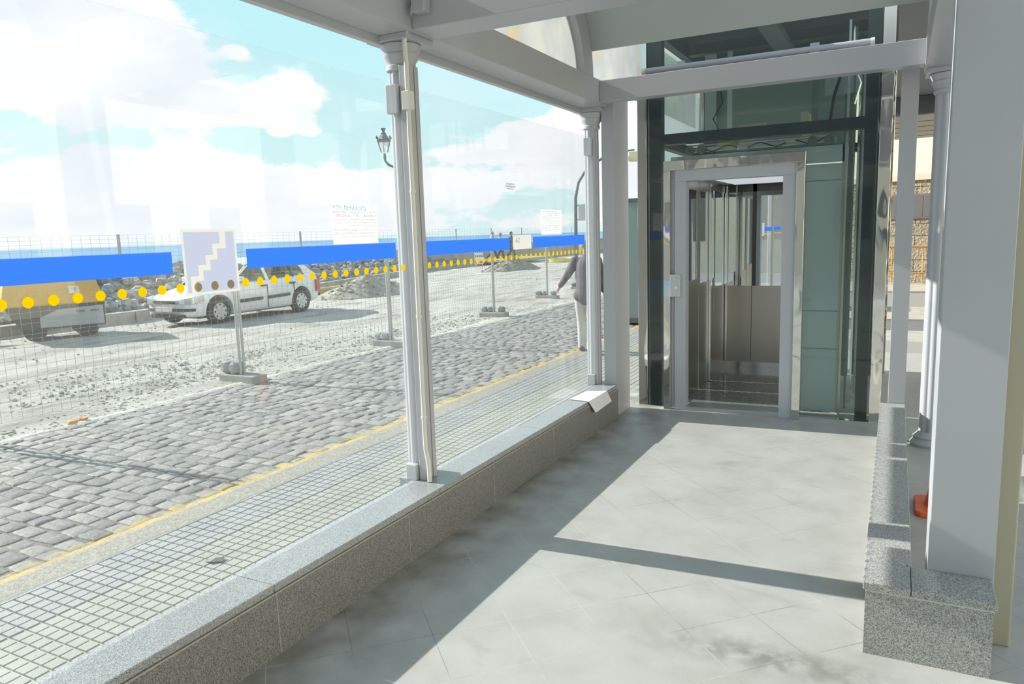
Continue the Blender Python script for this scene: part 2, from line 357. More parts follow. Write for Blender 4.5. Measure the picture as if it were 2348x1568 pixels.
# ================================================================= GROUND
struct(build(MB().box(-2.24, -5, -.4, 6, 9.9, 0), 'floor', floor_m))
mb = MB().box(-4.455, -6, -.45, -2.246, 60, -.306); mb.box(-4.455, -6, -.306, -4.145, 60, -.298)
P_ = .0786; g = .0045
for i in range(-5, 19):
    x0 = -3.745+i*P_
    for j in range(-8, 330):
        y0 = 2.125+j*P_
        gx0 = g+.003 if i == 0 else g; gx1 = g+.003 if i == -1 else g
        X0, X1, Y0, Y1 = x0+gx0, x0+P_-gx1, y0+g, y0+P_-g
        if Y0 < .4: continue
        c_ = .0015; zt = -.298+(.0006*((i*7+j*3) % 3))
        mb.add([(X0, Y0, -.306), (X1, Y0, -.306), (X1, Y1, -.306), (X0, Y1, -.306), (X0+c_, Y0+c_, zt), (X1-c_, Y0+c_, zt), (X1-c_, Y1-c_, zt), (X0+c_, Y1-c_, zt)],
               [(4, 5, 6, 7), (0, 1, 5, 4), (1, 2, 6, 5), (2, 3, 7, 6), (3, 0, 4, 7)])
struct(build(mb, 'sidewalk', side_m))
mb = MB().box(-7.9, -6, -.6, -4.456, 60, -.357); mb.cur = 1
rc = random.Random(17); y = .6; row = 0
def wob(x, y): return (.030*noise.noise(Vector((x*1.7, y*1.1, 1))), .045*noise.noise(Vector((x*1.1, y*.9, 6))))
while y < 30:
    h_ = rc.uniform(.135, .175)*(1 if y < 16 else 1.5); x = -7.86+rc.uniform(-.1, .05)
    while x < -4.47:
        w_ = rc.uniform(.14, .27)*(1 if y < 16 else 1.4); x1 = min(x+w_, -4.458); gx, gy = rc.uniform(.006, .013), rc.uniform(.004, .010)
        if x1-x > .05:
            tz = -.346+rc.uniform(-.006, .006); tx, ty = rc.uniform(-.03, .03), rc.uniform(-.03, .03); jit = [(rc.uniform(-.012, .012), rc.uniform(-.012, .012)) for _ in range(4)]
            vs = []
            for q, (f, dz) in enumerate(((1.0, -.022), (.96, -.007), (.80, .0), (.45, .004))):
                for a_ in range(12):
                    th = 2*math.pi*(a_+.5)/12; cx_, sy_ = math.cos(th), math.sin(th); k_ = 1/max(abs(cx_), abs(sy_))
                    k_ = k_*.80+.20*1.12; ux, uy = cx_*k_, sy_*k_; ux, uy = max(-1, min(1, ux)), max(-1, min(1, uy))
                    ji = jit[(0 if ux > 0 else 1)+(0 if uy > 0 else 2)]
                    px = (x+x1)/2+ux*f*((x1-x)/2-gx)+ji[0]*f*abs(ux*uy); py = y+h_/2+uy*f*(h_/2-gy)+ji[1]*f*abs(ux*uy)
                    wx, wy = wob((x+x1)/2, y); vs.append((min(px+wx, -4.457), py+wy, tz+dz+(px-(x+x1)/2)*tx+(py-y-h_/2)*ty))
            fs = [(q*12+i, q*12+(i+1) % 12, q*12+12+(i+1) % 12, q*12+12+i) for q in range(3) for i in range(12)]+[tuple(range(36, 48))]
            mb.add(vs, fs)
        x = x1
    y += h_; row += 1
struct(build(mb, 'street_paving', [cobble_mat(False), cobb_m], smooth=True))
mb = MB(); N1, N2 = 110, 190; vs = []
for i in range(N1+1):
    for j in range(N2+1):
        x = -7.82-i*19.5/N1; y = -4+j*74/N2
        k = min(1, (-7.82-x)/1.2)
        z = -.345+k*(.05*noise.noise(Vector((x*.35, y*.12, 0)))+.035*noise.noise(Vector((x*1.3, y*.6, 3)))+.02*noise.noise(Vector((x*3, y*2.5, 7))))
        vs.append((x+(.10*noise.noise(Vector((0, y*.9, 1))) if i == 0 else 0), y, z))
fs = [(i*(N2+1)+j, (i+1)*(N2+1)+j, (i+1)*(N2+1)+j+1, i*(N2+1)+j+1) for i in range(N1) for j in range(N2)]
mb.add(vs, fs); struct(build(mb, 'ground', dirt_m, smooth=True))
# spilled pale sand along the edge of the cobbles
mb = MB(); vs = []; n = 120
for j in range(n+1):
    y = 1.0+j*22/n; a = .06+.14*abs(noise.noise(Vector((y*1.3, 5, 0))))+(.35 if 13 < y < 21 else 0)*abs(noise.noise(Vector((y*.8, 9, 2))))
    for k in range(6):
        u = k/5; vs.append((-7.86+a*.7-u*(a*2.2), y, -.350+.018*math.sin(math.pi*u)*(1+noise.noise(Vector((u*6, y*4, 0))))))
fs = [(j*6+k, j*6+k+1, (j+1)*6+k+1, (j+1)*6+k) for j in range(n) for k in range(5)]
mb.add(vs, fs); o = build(mb, 'spilled_sand', mat('pale_sand', (.50, .48, .42), .95, var=.2, vscale=8, bump=.8, bscale=30), smooth=True)
tag(o, 'pale sand spilled along the far edge of the cobbles', 'sand', kind='stuff')
# gravel (nobody could count it)
mb = MB(); rg = random.Random(3)
for k in range(4200):
    if k < 1900: x = -7.95-abs(rg.gauss(0, .8)); y = rg.uniform(2, 23)
    elif k < 2900: x = rg.gauss(-9.6, .9); y = rg.gauss(7.5, 2.0)
    else: x = rg.uniform(-17, -8); y = rg.uniform(3, 34)
    if x > -7.9: x = -8.1
    s = rg.uniform(.008, .030)*(1.7 if rg.random() < .06 else 1); mb.rock((x, y, -.345), s, s*.9, s*.7, rg, .3, 0)
tag(build(mb, 'gravel', mat('pale_gravel', (.42, .41, .37), .9, var=.3, vscale=3)), 'loose grey gravel scattered over the dusty building site', 'gravel', kind='stuff')

# far kerb and promenade, sea wall, sea
kb = [(-17.5, -4), (-17.6, 4), (-17.65, 8), (-17.4, 12.24), (-18.0, 15), (-18.9, 18), (-20.1, 22.7), (-21.8, 29.4), (-22.9, 34), (-23.6, 40), (-23.9, 52), (-24, 66)]
poly = kb+[(-25.2, 66), (-25.2, -4)]
struct(build(MB().prism(poly, 'z', -.5, -.14), 'promenade_ground', mat('promenade_fill', (.33, .315, .27), .9, var=.2, vscale=2, bump=.5)))
mb = MB()
for (x0, y0), (x1, y1) in zip(kb, kb[1:]):
    d = Vector((x1-x0, y1-y0)).normalized(); nx, ny = d.y*.14, -d.x*.14
    mb.add([(x0+nx, y0+ny, -.5), (x1+nx, y1+ny, -.5), (x1-nx, y1-ny, -.5), (x0-nx, y0-ny, -.5), (x0+nx, y0+ny, -.1), (x1+nx, y1+ny, -.1), (x1-nx, y1-ny, -.1), (x0-nx, y0-ny, -.1)],
           [(0, 3, 2, 1), (4, 5, 6, 7), (0, 1, 5, 4), (1, 2, 6, 5), (2, 3, 7, 6), (3, 0, 4, 7)])
struct(build(mb, 'trim_2', concrete))
mb = MB().box(-25.6, -10, -.5, -25.2, 90, .80).box(-25.7, -10, .80, -25.1, 90, .90)
struct(build(mb, 'sea_wall', mat('cream_wall', (.50, .44, .34), .8, var=.15, vscale=1.5)))
def sea_mat():
    m = bpy.data.materials.new('sea_water'); m.use_nodes = True; t = NT(m.node_tree)
    co = t.n('ShaderNodeTexCoord').outputs['Object']
    n1 = t.n('ShaderNodeTexNoise', {'Vector': co, 'Scale': .12, 'Detail': 8.0}).outputs[0]
    n2 = t.n('ShaderNodeTexNoise', {'Vector': t.n('ShaderNodeMapping', {0: co, 3: (.02, .003, 1)}).outputs[0], 'Scale': 1.0, 'Detail': 6.0}).outputs[0]
    c = t.ramp(n2, [(.35, (.07, .20, .36)), (.65, (.13, .30, .46))])
    b = t.n('ShaderNodeBump', {'Height': n1, 'Strength': .6, 'Distance': 1.2}).outputs[0]
    p = t.n('ShaderNodeBsdfPrincipled', {'Base Color': c, 'Roughness': .45, 'Normal': b, 'Specular IOR Level': .35})
    t.t.links.new(p.outputs[0], t.n('ShaderNodeOutputMaterial').inputs[0]); return m
struct(build(MB().quad((-9000, -6000, -7), (-26, -6000, -7), (-26, 14000, -7), (-9000, 14000, -7)), 'sea', sea_mat()))

# ================================================================= LOW WALLS (granite)
XL = -2.04
wl = sempty('wall_left', (-2.17, 1, 0))
build(MB().box(-2.245, -4.6, -.31, XL+.008, 5.79, .245).box(-2.30, 5.79, -.31, -2.158, 5.92, .245), 'wall_body', granite, wl)
mb = MB(); joints = [-4.6, -2.35, -1.5, .2, 1.05, 1.90, 3.05, 4.3, 5.80]
for a, b in zip(joints, joints[1:]): mb.box(-2.25, a+.0012, .245, XL, b-.0012, .277)
mb.box(-2.305, 5.801, .245, -2.158, 5.93, .277)
build(mb, 'coping', granite_top, wl, bevel=.003)
mb = MB()
for y in (-.72, .15, 1.03, 1.90, 2.76, 3.61, 4.46, 5.3): mb.box(XL+.006, y-.0015, .003, XL+.0095, y+.0015, .244)
mb.box(XL+.004, -4.6, .241, XL+.0095, 5.79, .2455)
build(mb, 'pale_joint', mat('joint_mortar', (.45, .42, .34), .9), wl)
for y in (.72, 3.20, -1.76): build(MB().box(-2.335, y-.09, -.31, -2.251, y+.09, .276), 'column_pier', granite_top, wl)
wr = sempty('wall_right', (0, 4, 0))
build(MB().box(-.052, 2.80, 0, .092, 5.77, .25).box(.092, 2.80, 0, .342, 2.98, .25), 'wall_body', granite_r, wr)
mb = MB().box(-.060, 2.985, .25, .098, 5.79, .28).box(-.060, 2.79, .25, .092, 2.983, .28).box(.094, 2.79, .25, .350, 2.985, .28)
build(mb, 'coping', granite_r, wr, bevel=.003)
build(MB().box(-.0535, 2.7975, .243, .3435, 2.80, .2495), 'pale_joint', mat('light_joint_mortar', (.55, .55, .52), .9), wr)

# ================================================================= COLUMNS
def flute(t): return .84+.16*abs(math.cos(t*4+.4))
def column(x, y, z0, top, label, cat='column', clamp=True, r=.062, base=False, grp=None):
    o = thing('fluted_column', label, cat, (x, y, z0), grp)
    sh = build(MB().lathe([(r, z0), (r, z0+.3), (r*.97, top-.14)], (x, y), 96, flute), 'shaft', white, o, smooth=True)
    cap = [(r*1.03, top-.16), (r*1.12, top-.155), (r*1.12, top-.135), (r*1.05, top-.13), (r*1.1, top-.115), (r*1.32, top-.095), (r*1.34, top-.08), (r*1.27, top-.078), (r*1.45, top-.05), (r*1.5, top-.035), (r*1.42, top-.03)]
    build(MB().lathe(cap, (x, y), 48), 'capital', white, o, smooth=True)
    build(MB().box(x-r*1.75, y-r*1.75, top-.03, x+r*1.75, y+r*1.75, top), 'abacus', white, o, bevel=.003)
    if base:
        build(MB().lathe([(r*1.7, z0), (r*1.75, z0+.02), (r*1.6, z0+.035), (r*1.45, z0+.05), (r*1.5, z0+.065), (r*1.2, z0+.085), (r*1.02, z0+.10)], (x, y), 40), 'base', white, o, smooth=True)
    if clamp:
        for sgn, nm in ((-1, 'glass_clamp'), (1, 'glass_clamp')):
            yy = y+sgn*(r+.012)
            build(MB().box(x-.035, yy-.018, 2.17, x+.03, yy+.018, 2.31), nm, white, o, bevel=.004)
            build(MB().box(x-.035, yy-.018, z0, x+.03, yy+.018, z0+.085), 'foot_clamp', white, o, bevel=.004)
    return o
cA = column(-2.25, 3.20, .277, 2.54, 'white fluted column with a cable running down it, between the two glass panes', r=.068)
jm = build(MB().box(-2.215, 3.125, .277, -2.172, 3.232, 2.40).box(-2.172, 3.150, .277, -2.166, 3.172, 2.40).box(-2.172, 3.190, .277, -2.166, 3.222, 2.40), 'jamb_profile', white, cA, bevel=.003)
path = [(-2.05, 3.08, 2.74), (-2.08, 3.09, 2.66), (-2.13, 3.095, 2.57), (-2.155, 3.10, 2.50), (-2.16, 3.115, 2.40), (-2.16, 3.115, 1.5), (-2.16, 3.115, .55), (-2.16, 3.117, .45), (-2.145, 3.115, .38), (-2.142, 3.113, .279)]
cb = build(MB().tube(path, .012, 10), 'cable_conduit', cable_m, cA, smooth=True)
build(MB().box(-2.185, 3.095, 2.18, -2.14, 3.14, 2.27), 'cable_clip', cable_m, cA, bevel=.003)
for z in (1.78, 1.15, .62): build(MB().lathe([(.015, z), (.015, z+.012)], (-2.16, 3.115), 12), 'cable_tie', cable_m, cA)
cB = column(-2.25, 5.825, .277, 2.54, 'white fluted column at the far end of the left low wall', r=.063)
column(-2.25, .72, .277, 2.54, 'white fluted column on the left wall beside the viewer, seen only in reflections', grp='columns behind the viewer')
column(-2.25, -1.76, .277, 2.54, 'white fluted column on the left wall behind the viewer, seen only in reflections', grp='columns behind the viewer')
column(.262, 5.80, 0, 2.54, 'white fluted column standing on a round base beyond the right low wall', clamp=False, r=.074, base=True)

p1 = thing('square_post', 'white square post left of the lift, behind the left low wall', 'post', (-2.1, 5.9, 0))
build(MB().box(-2.155, 5.80, 0, -2.05, 6.16, 2.72), 'shaft', white, p1, bevel=.003)
p2 = thing('square_post', 'white square post standing on the far end of the right low wall', 'post', (.045, 5.83, 0))
build(MB().box(-.012, 5.80, 0, .095, 5.88, 2.71), 'shaft', white, p2, bevel=.003)
bp = thing('boxed_pillar', 'wide white boxed pillar in the right foreground with a beige side post', 'pillar', (.26, 3.1, 0))
build(MB().box(.150, 2.99, 0, .358, 3.20, 3.3), 'white_casing', white, bp, bevel=.003)
b2 = build(MB().box(.358, 3.05, 0, .425, 3.20, 3.3), 'side_post', beige, bp, bevel=.006); b2['label'] = 'beige side post'

# ================================================================= ROOF: beams, arches, vaults
def Ibeam_y(x0, x1, y0, y1, z0, z1, nm):
    mb = MB().box(x0, y0, z0, x1, y1, z1)
    return struct(build(mb, nm, white, bevel=.004))
Ibeam_y(-2.295, -2.10, -4.3, 5.92, 2.54, 2.725, 'trim_3')
struct(build(MB().box(-2.33, -4.3, 2.50, -2.295, 5.92, 2.725), 'trim_4', white, bevel=.003))
Ibeam_y(.12, .30, -4.3, 5.90, 2.54, 2.725, 'trim_5')
def xbeam(y0, y1, nm, zb=2.54, zt=2.725):
    struct(build(MB().box(-2.0995, y0, zb, .1195, y1, zt), nm, white, bevel=.004))
xbeam(3.09, 3.30, 'trim_6'); xbeam(.62, .83, 'trim_7'); xbeam(-1.83, -1.62, 'trim_8')
xbeam(5.62, 5.74, 'trim_9', 2.555, 2.715)
struct(build(MB().box(-2.06, 3.03, 2.60, -1.99, 3.0895, 2.73), 'trim_10', white, bevel=.003))
def ell(a, b, cy, n=40, t0=0, t1=math.pi): return [(cy+a*math.cos(t0+(t1-t0)*i/n), 2.725+b*math.sin(t0+(t1-t0)*i/n)) for i in range(n+1)]
for k, cy in enumerate((4.46, 1.96, -.5)):
    for s, x0, x1 in ((0, -2.18, -2.10), (1, .12, .20)):
        inn, out = ell(.86, .62, cy), ell(1.04, .80, cy)
        struct(build(MB().prism(inn+out[::-1], 'x', x0, x1), 'arch_rib', white, smooth=True))
        if s == 0: struct(build(MB().prism(ell(.848, .608, cy)+ell(.86, .62, cy)[::-1], 'x', x0-.03, x0), 'arch_seal', mat('brown_seal', (.13, .09, .06), .7), smooth=True))
    inn, out = ell(1.045, .805, cy, 40, .225, math.pi-.225), ell(1.06, .82, cy, 40, .225, math.pi-.225)
    mb = MB(); 
    rings = [[(x, y, z) for y, z in inn]+[(x, y, z) for y, z in out[::-1]] for x in (-2.18, .20)]
    mb.loft(rings)
    struct(build(mb, 'ceiling', mat('vault_sheet', (.46, .49, .49), .5), smooth=True))
def tymp_mat():
    m = bpy.data.materials.new('stained_translucent_sheet'); m.use_nodes = True; t = NT(m.node_tree)
    co = t.n('ShaderNodeTexCoord').outputs['Object']
    n1 = t.n('ShaderNodeTexNoise', {'Vector': co, 'Scale': 3.5, 'Detail': 4.0}).outputs[0]
    c = t.ramp(n1, [(.35, (.80, .80, .76)), (.6, (.70, .72, .73)), (.75, (.82, .72, .55))])
    a = t.n('ShaderNodeBsdfTranslucent', {0: c}); b = t.n('ShaderNodeBsdfDiffuse', {0: c})
    mx = t.n('ShaderNodeMixShader', {0: .5, 1: a.outputs[0], 2: b.outputs[0]})
    t.t.links.new(mx.outputs[0], t.n('ShaderNodeOutputMaterial').inputs[0]); return m
tymp = tymp_mat()
for cy in (4.46, 1.96, -.5):
    struct(build(MB().prism(ell(.86, .62, cy), 'x', -2.165, -2.160), 'tympanum_sheet', tymp))
struct(build(MB().box(-2.17, 5.62, 2.725, -2.165, 9.0, 3.7), 'side_sheet', tymp))

tb = thing('lamp_tube', 'long white tube lying on top of the cross beam before the lift', 'tube lamp', (-1, 5.78, 2.72))
build(MB().cyl((-1.80, 5.775, 2.77), (-.185, 5.775, 2.77), .021, n=20), 'tube', white, tb, smooth=True)
for x in (-1.79, -.195): build(MB().cyl((x-.012, 5.775, 2.77), (x+.012, 5.775, 2.77), .0235, n=20), 'end_cap', cable_m, tb, smooth=True)
for x in (-1.5, -.56): build(MB().box(x-.03, 5.765, 2.715, x+.03, 5.785, 2.81), 'holder', white, tb, bevel=.002)

# ================================================================= WINDOW PANES with their markings
def translucent(name, c, f=.75):
    m = bpy.data.materials.new(name); m.use_nodes = True; t = NT(m.node_tree)
    a = t.n('ShaderNodeBsdfTranslucent', {0: (*c, 1)}); b = t.n('ShaderNodeBsdfDiffuse', {0: (*c, 1)})
    mx = t.n('ShaderNodeMixShader', {0: f, 1: b.outputs[0], 2: a.outputs[0]})
    t.t.links.new(mx.outputs[0], t.n('ShaderNodeOutputMaterial').inputs[0]); return m
blue_m = translucent('blue_film', (.03, .135, .66), .55)
yel_m = translucent('yellow_film', (.56, .36, .0), .55)
def pane(nm, y0, y1, segs, dots, ztop=2.305):
    o = sempty(nm, (-2.22, y0, .277))
    build(MB().box(-2.224, y0, .277, -2.216, y1, ztop), 'glass_pane', pane_m, o)
    for a, b in segs: build(MB().quad((-2.2150, a, 1.460), (-2.2150, b, 1.460), (-2.2150, b, 1.535), (-2.2150, a, 1.535)), 'blue_stripe', blue_m, o)
    first = None
    for d in dots:
        if first is None:
            first = build(MB().quad(*[(-2.2152, d+.0165*math.cos(2*math.pi*i/28), 1.408+.0165*math.sin(2*math.pi*i/28)) for i in range(28)]), 'yellow_dot', yel_m, o, loc=(0, d-y0, 1.408-.277))
        else:
            c = first.copy(); C.objects.link(c); c.location = (0, d-y0, 1.408-.277)
    return o
def dd(y0, y1, skip=()):
    out = []; y = y0
    while y < y1:
        if not any(a < y < b for a, b in skip): out.append(y)
        y += .0735
    return out
pane('window_1', .80, 3.105, [(.82, 1.731), (2.062, 3.022)], dd(.872, 3.09))
pane('window_2', 3.285, 5.76, [(3.29, 4.253), (4.60, 5.545)], dd(3.316, 5.54))
pane('window_3', -1.65, .64, [(-1.6, -.65), (-.35, .6)], dd(-1.6, .63))
pane('window_4', -4.3, -1.81, [(-4.2, -3.0), (-2.7, -1.85)], [])
hook = mat('pale_print', (.46, .48, .66), .5)
paper_w = mat('paper_back', (.70, .69, .64), .8)
sheet_m = translucent('sign_sheet', (.48, .465, .44), .55); lav_m = translucent('sign_lavender', (.335, .355, .455), .55)
s1 = thing('stairs_sign', 'square lavender staircase pictogram sheet stuck on the near glass pane', 'sign', (-2.21, 1.895, 1.38))
ys, zs, W_, H_ = 1.784, 1.388, .222, .214
# each strip: y from, y to, then the heights (0-1) between which the sheet stays pale; the rest is lavender
strips = [(0, .07, []), (.07, .165, [(0, .27)]), (.165, .235, [(.19, .27)]), (.235, .32, [(.19, .45)]), (.32, .39, [(.36, .45)]), (.39, .475, [(.36, .615)]), (.475, .545, [(.53, .615)]),
          (.545, .63, [(.53, .80)]), (.63, .70, [(.715, .80)]), (.70, .82, [(.715, 1.0)]), (.82, 1, [])]
pale, lav = MB(), MB(); XS = -2.2136
def Q(m_, y0, y1, z0, z1): m_.quad((XS, y0, z0), (XS, y1, z0), (XS, y1, z1), (XS, y0, z1))
for a, b, gaps in strips:
    z = 0
    for g0, g1 in gaps+[(1, 1)]:
        if g0 > z: Q(lav, ys+a*W_, ys+b*W_, zs+z*H_, zs+g0*H_)
        if g1 > g0: Q(pale, ys+a*W_, ys+b*W_, zs+g0*H_, zs+g1*H_)
        z = g1
Q(pale, 1.774, ys, 1.379, 1.612); Q(pale, ys+W_, 2.016, 1.379, 1.612); Q(pale, ys, ys+W_, 1.379, zs); Q(pale, ys, ys+W_, zs+H_, 1.612)
build(pale, 'sheet', sheet_m, s1); build(lav, 'stair_print', lav_m, s1)
def strokes(y0, y1, z, h, dens, rg, X=(-2.2135, -2.2130)):
    mb = MB(); y = y0
    while y < y1:
        wl_ = rg.uniform(.6, 2.4)*h
        if rg.random() < dens:
            yy = y
            while yy < min(y+wl_, y1):
                k = rg.random(); hh = h*(.65+.35*rg.random())
                mb.box(X[0], yy, z, X[1], yy+h*.16, z+hh)
                if k < .55: mb.box(X[0], yy, z+hh*.8, X[1], yy+h*.38, z+hh*.97)
                if k > .4: mb.box(X[0], yy, z, X[1], yy+h*.38, z+hh*.15)
                yy += h*.52
        y += wl_+h*.45
    return mb
ink = mat('faded_ink', (.55, .44, .44), .8); cyan_ink = mat('blue_ink', (.25, .75, .98), .7); dark_ink = mat('dark_ink', (.06, .09, .09), .7); pale_ink = mat('pale_ink', (.38, .38, .40), .8)
paper_m = translucent('notice_paper', (.60, .62, .62), .75)
nt = thing('paper_notice', 'large faded paper notice with a light blue heading taped to the near pane', 'notice', (-2.21, 2.72, 1.54))
build(MB().quad((-2.2148, 2.565, 1.538), (-2.2148, 2.885, 1.538), (-2.2148, 2.885, 1.715), (-2.2148, 2.565, 1.715)), 'sheet', paper_m, nt)
rg = random.Random(11); mb = MB()
for k, (z, h) in enumerate(((1.676, .011), (1.660, .012), (1.645, .008), (1.631, .007), (1.618, .007), (1.597, .010), (1.582, .010), (1.568, .008))):
    s = strokes(2.572+(.10 if k == 4 else 0)+(.05 if k == 7 else 0), 2.875, z, h, .9, rg); mb.add(s.v, s.f)
build(mb, 'text_lines', ink, nt)
for s in (strokes(2.568, 2.63, 1.697, .016, 1, rg), strokes(2.65, 2.80, 1.690, .020, .95, rg)):
    o = build(s, 'heading', cyan_ink, nt); o['label'] = 'light blue heading'
nt = thing('paper_notice', 'narrow white paper notice with fine grey lines on the far pane', 'notice', (-2.21, 4.9, 1.54))
build(MB().quad((-2.2148, 4.745, 1.548), (-2.2148, 5.09, 1.548), (-2.2148, 5.09, 1.722), (-2.2148, 4.745, 1.722)), 'sheet', paper_m, nt)
mb = MB()
for k, (z, h) in enumerate(((1.708, .007), (1.697, .006), (1.682, .008), (1.667, .009), (1.652, .005), (1.637, .008), (1.625, .006), (1.605, .009), (1.590, .008), (1.577, .006))):
    s = strokes(4.76+(.06 if k in (1, 6) else 0), 5.06, z, h, .9, rg); mb.add(s.v, s.f)
build(mb, 'text_lines', pale_ink, nt)
fc = bpy.data.curves.new('label_text', 'FONT')
def text(body, size, M, parent, material, nm, ext=.0006):
    cu = bpy.data.curves.new(nm, 'FONT'); cu.body = body; cu.size = size; cu.extrude = 0; cu.align_x = 'CENTER'; cu.align_y = 'CENTER'
    to = bpy.data.objects.new('tmp', cu); C.objects.link(to)
    dg = bpy.context.evaluated_depsgraph_get(); dg.update()
    me = bpy.data.meshes.new_from_object(to.evaluated_get(dg)); bpy.data.objects.remove(to)
    off = wloc(parent); me.transform(Matrix.Translation(-off) @ M); me.name = nm
    me.materials.clear(); me.materials.append(material)
    o = bpy.data.objects.new(nm, me); C.objects.link(o); o.parent = parent; return o
def on_left_glass(y, z, x=-2.2128):   # text in the plane of the left glass, read from inside
    return Matrix(((0, 0, 1, x), (1, 0, 0, y), (0, 1, 0, z), (0, 0, 0, 1)))
n62 = thing('number_sheet', 'pale square sheet printed with 62, between the blue stripes of the far pane', 'sign', (-2.21, 4.43, 1.46))
build(MB().quad((-2.2148, 4.30, 1.458), (-2.2148, 4.572, 1.458), (-2.2148, 4.572, 1.550), (-2.2148, 4.30, 1.550)), 'sheet', sheet_m, n62)
text('62', .052, on_left_glass(4.365, 1.517) @ Matrix.Diagonal((1.25, 1, 1, 1)), n62, mat('number_print', (.60, .60, .72), .6), 'number')
dl = thing('window_lettering', 'three small lines of black lettering high on the far pane', 'lettering', (-2.215, 4.28, 1.83))
mb = MB()
for a, b, z, h in ((4.235, 4.345, 1.872, .012), (4.222, 4.355, 1.855, .013), (4.24, 4.342, 1.843, .007)):
    s = strokes(a, b, z, h, 1.0, rg, (-2.2155, -2.2150)); mb.add(s.v, s.f)
build(mb, 'letters', dark_ink, dl)
# folded paper lying over the coping
pm = mat('white_card', (.78, .78, .80), .6)
fp = thing('folded_paper', 'folded sheet of white paper lying over the edge of the left coping', 'paper', (-2.1, 5.3, .277))
build(MB().add([(-2.20, 5.14, .284), (-2.185, 5.46, .281), (-2.036, 5.53, .280), (-2.034, 5.12, .281), (-1.995, 5.17, .185), (-1.992, 5.52, .200)], [(0, 3, 2, 1), (3, 4, 5, 2)]), 'sheet', pm, fp)
fp.children[0].modifiers.new('thick', 'SOLIDIFY').thickness = .0015
s = MB()
for k in range(6): s.add([(-2.0205+.001, 5.30+k*.022, .252), (-2.0205+.001, 5.312+k*.022, .252), (-2.0125+.001, 5.312+k*.022, .232), (-2.0125+.001, 5.30+k*.022, .232)], [(0, 1, 2, 3)])
build(s, 'printed_letters', pale_ink, fp)

# ================================================================= LIFT
lf = thing('lift_shaft', 'glazed lift shaft with polished steel corner posts and a door frame', 'elevator', (-1.02, 7.3, 0))
Yf, Yb = 6.24, 8.45
for x0, x1, y0 in ((-1.995, -1.912, Yf), (-.142, -.060, Yf), (-1.995, -1.912, Yb), (-.142, -.060, Yb)):
    build(MB().box(x0, y0, 0, x1, y0+.08, 3.35), 'corner_post', mirror_steel, lf, bevel=.003)
for x0, x1, y0 in ((-1.905, -1.80, 6.29), (-.245, -.160, 6.29), (-1.905, -1.80, 8.30), (-.245, -.160, 8.30)):
    build(MB().box(x0, y0, 0.0, x1, y0+.1, 3.16), 'frame_upright', steel_dark, lf)
for z0, z1 in ((2.265, 2.35), (3.16, 3.30)):
    build(MB().box(-1.82, 6.30, z0, -.20, 6.42, z1), 'frame_beam', steel_dark, lf)
    build(MB().box(-1.905, 6.42, z0, -1.83, 8.3, z1), 'frame_beam', steel_dark, lf)
    build(MB().box(-.235, 6.42, z0, -.16, 8.3, z1), 'frame_beam', steel_dark, lf)
    build(MB().box(-1.82, 8.28, z0, -.20, 8.4, z1), 'frame_beam', steel_dark, lf)
G = [('front', (-1.912, 6.262, .02, -1.757, 6.274, 2.116)), ('front', (-.645, 6.262, .02, -.142, 6.274, 2.116)), ('front', (-1.912, 6.262, 2.119, -.142, 6.274, 3.16)),
     ('side', (-1.960, 6.33, .02, -1.948, 8.44, 3.16)), ('side', (-.106, 6.33, .02, -.094, 8.44, 3.16)), ('back', (-.46, 8.47, .02, -.142, 8.482, 3.16)), ('back', (-1.912, 8.47, .02, -.47, 8.482, 2.2))]
for nm, b in G: build(MB().box(*b), 'glass_panel', lift_glass, lf)
build(MB().box(-1.90, 8.40, 2.2, -.47, 8.43, 3.16), 'back_panel', mat('pale_green_panel', (.26, .34, .33), .5), lf)
roof = MB().box(-1.99, 6.24, 3.30, -.06, 8.52, 3.38)
build(roof, 'roof', steel_dark, lf)
mb = MB().box(-1.8, 7.2, 3.16, -.25, 7.32, 3.25)
build(mb, 'roof_beam', steel_dark, lf)
mb = MB().box(-1.05, 6.42, 3.12, -.90, 8.28, 3.18)
build(mb, 'roof_beam', mat('grey_beam', (.14, .16, .17), .5), lf)
# door frame
fr = build(MB().box(-1.757, 6.195, 0, -1.700, 6.30, 2.04).box(-.707, 6.195, 0, -.645, 6.30, 2.04).box(-1.757, 6.195, 2.04, -.643, 6.30, 2.117), 'door_surround', mirror_steel, lf, bevel=.002)
build(MB().box(-1.664, 6.215, .0, -1.573, 6.33, 1.948).box(-.808, 6.215, 0, -.707, 6.33, 1.948).box(-1.664, 6.212, 1.948, -.707, 6.33, 2.04).box(-1.70, 6.24, 0, -1.664, 6.33, 2.04), 'door_frame', grey_alu, lf, bevel=.002)
build(MB().box(-1.573, 6.215, 0, -.808, 6.50, .034), 'door_sill', alu, lf)
build(MB().box(-1.99, 6.235, 0, -.06, 6.30, .018), 'threshold_strip', chrome, lf)
cp = build(MB().box(-1.700, 6.190, .985, -1.610, 6.214, 1.175), 'call_panel', alu, lf, bevel=.004)
build(MB().cyl((-1.645, 6.190, 1.065), (-1.645, 6.182, 1.065), .013, n=24), 'call_button', chrome, cp, smooth=True)
build(MB().cyl((-1.645, 6.191, 1.15), (-1.645, 6.187, 1.15), .004, n=12), 'keyhole', dark_ink, cp)
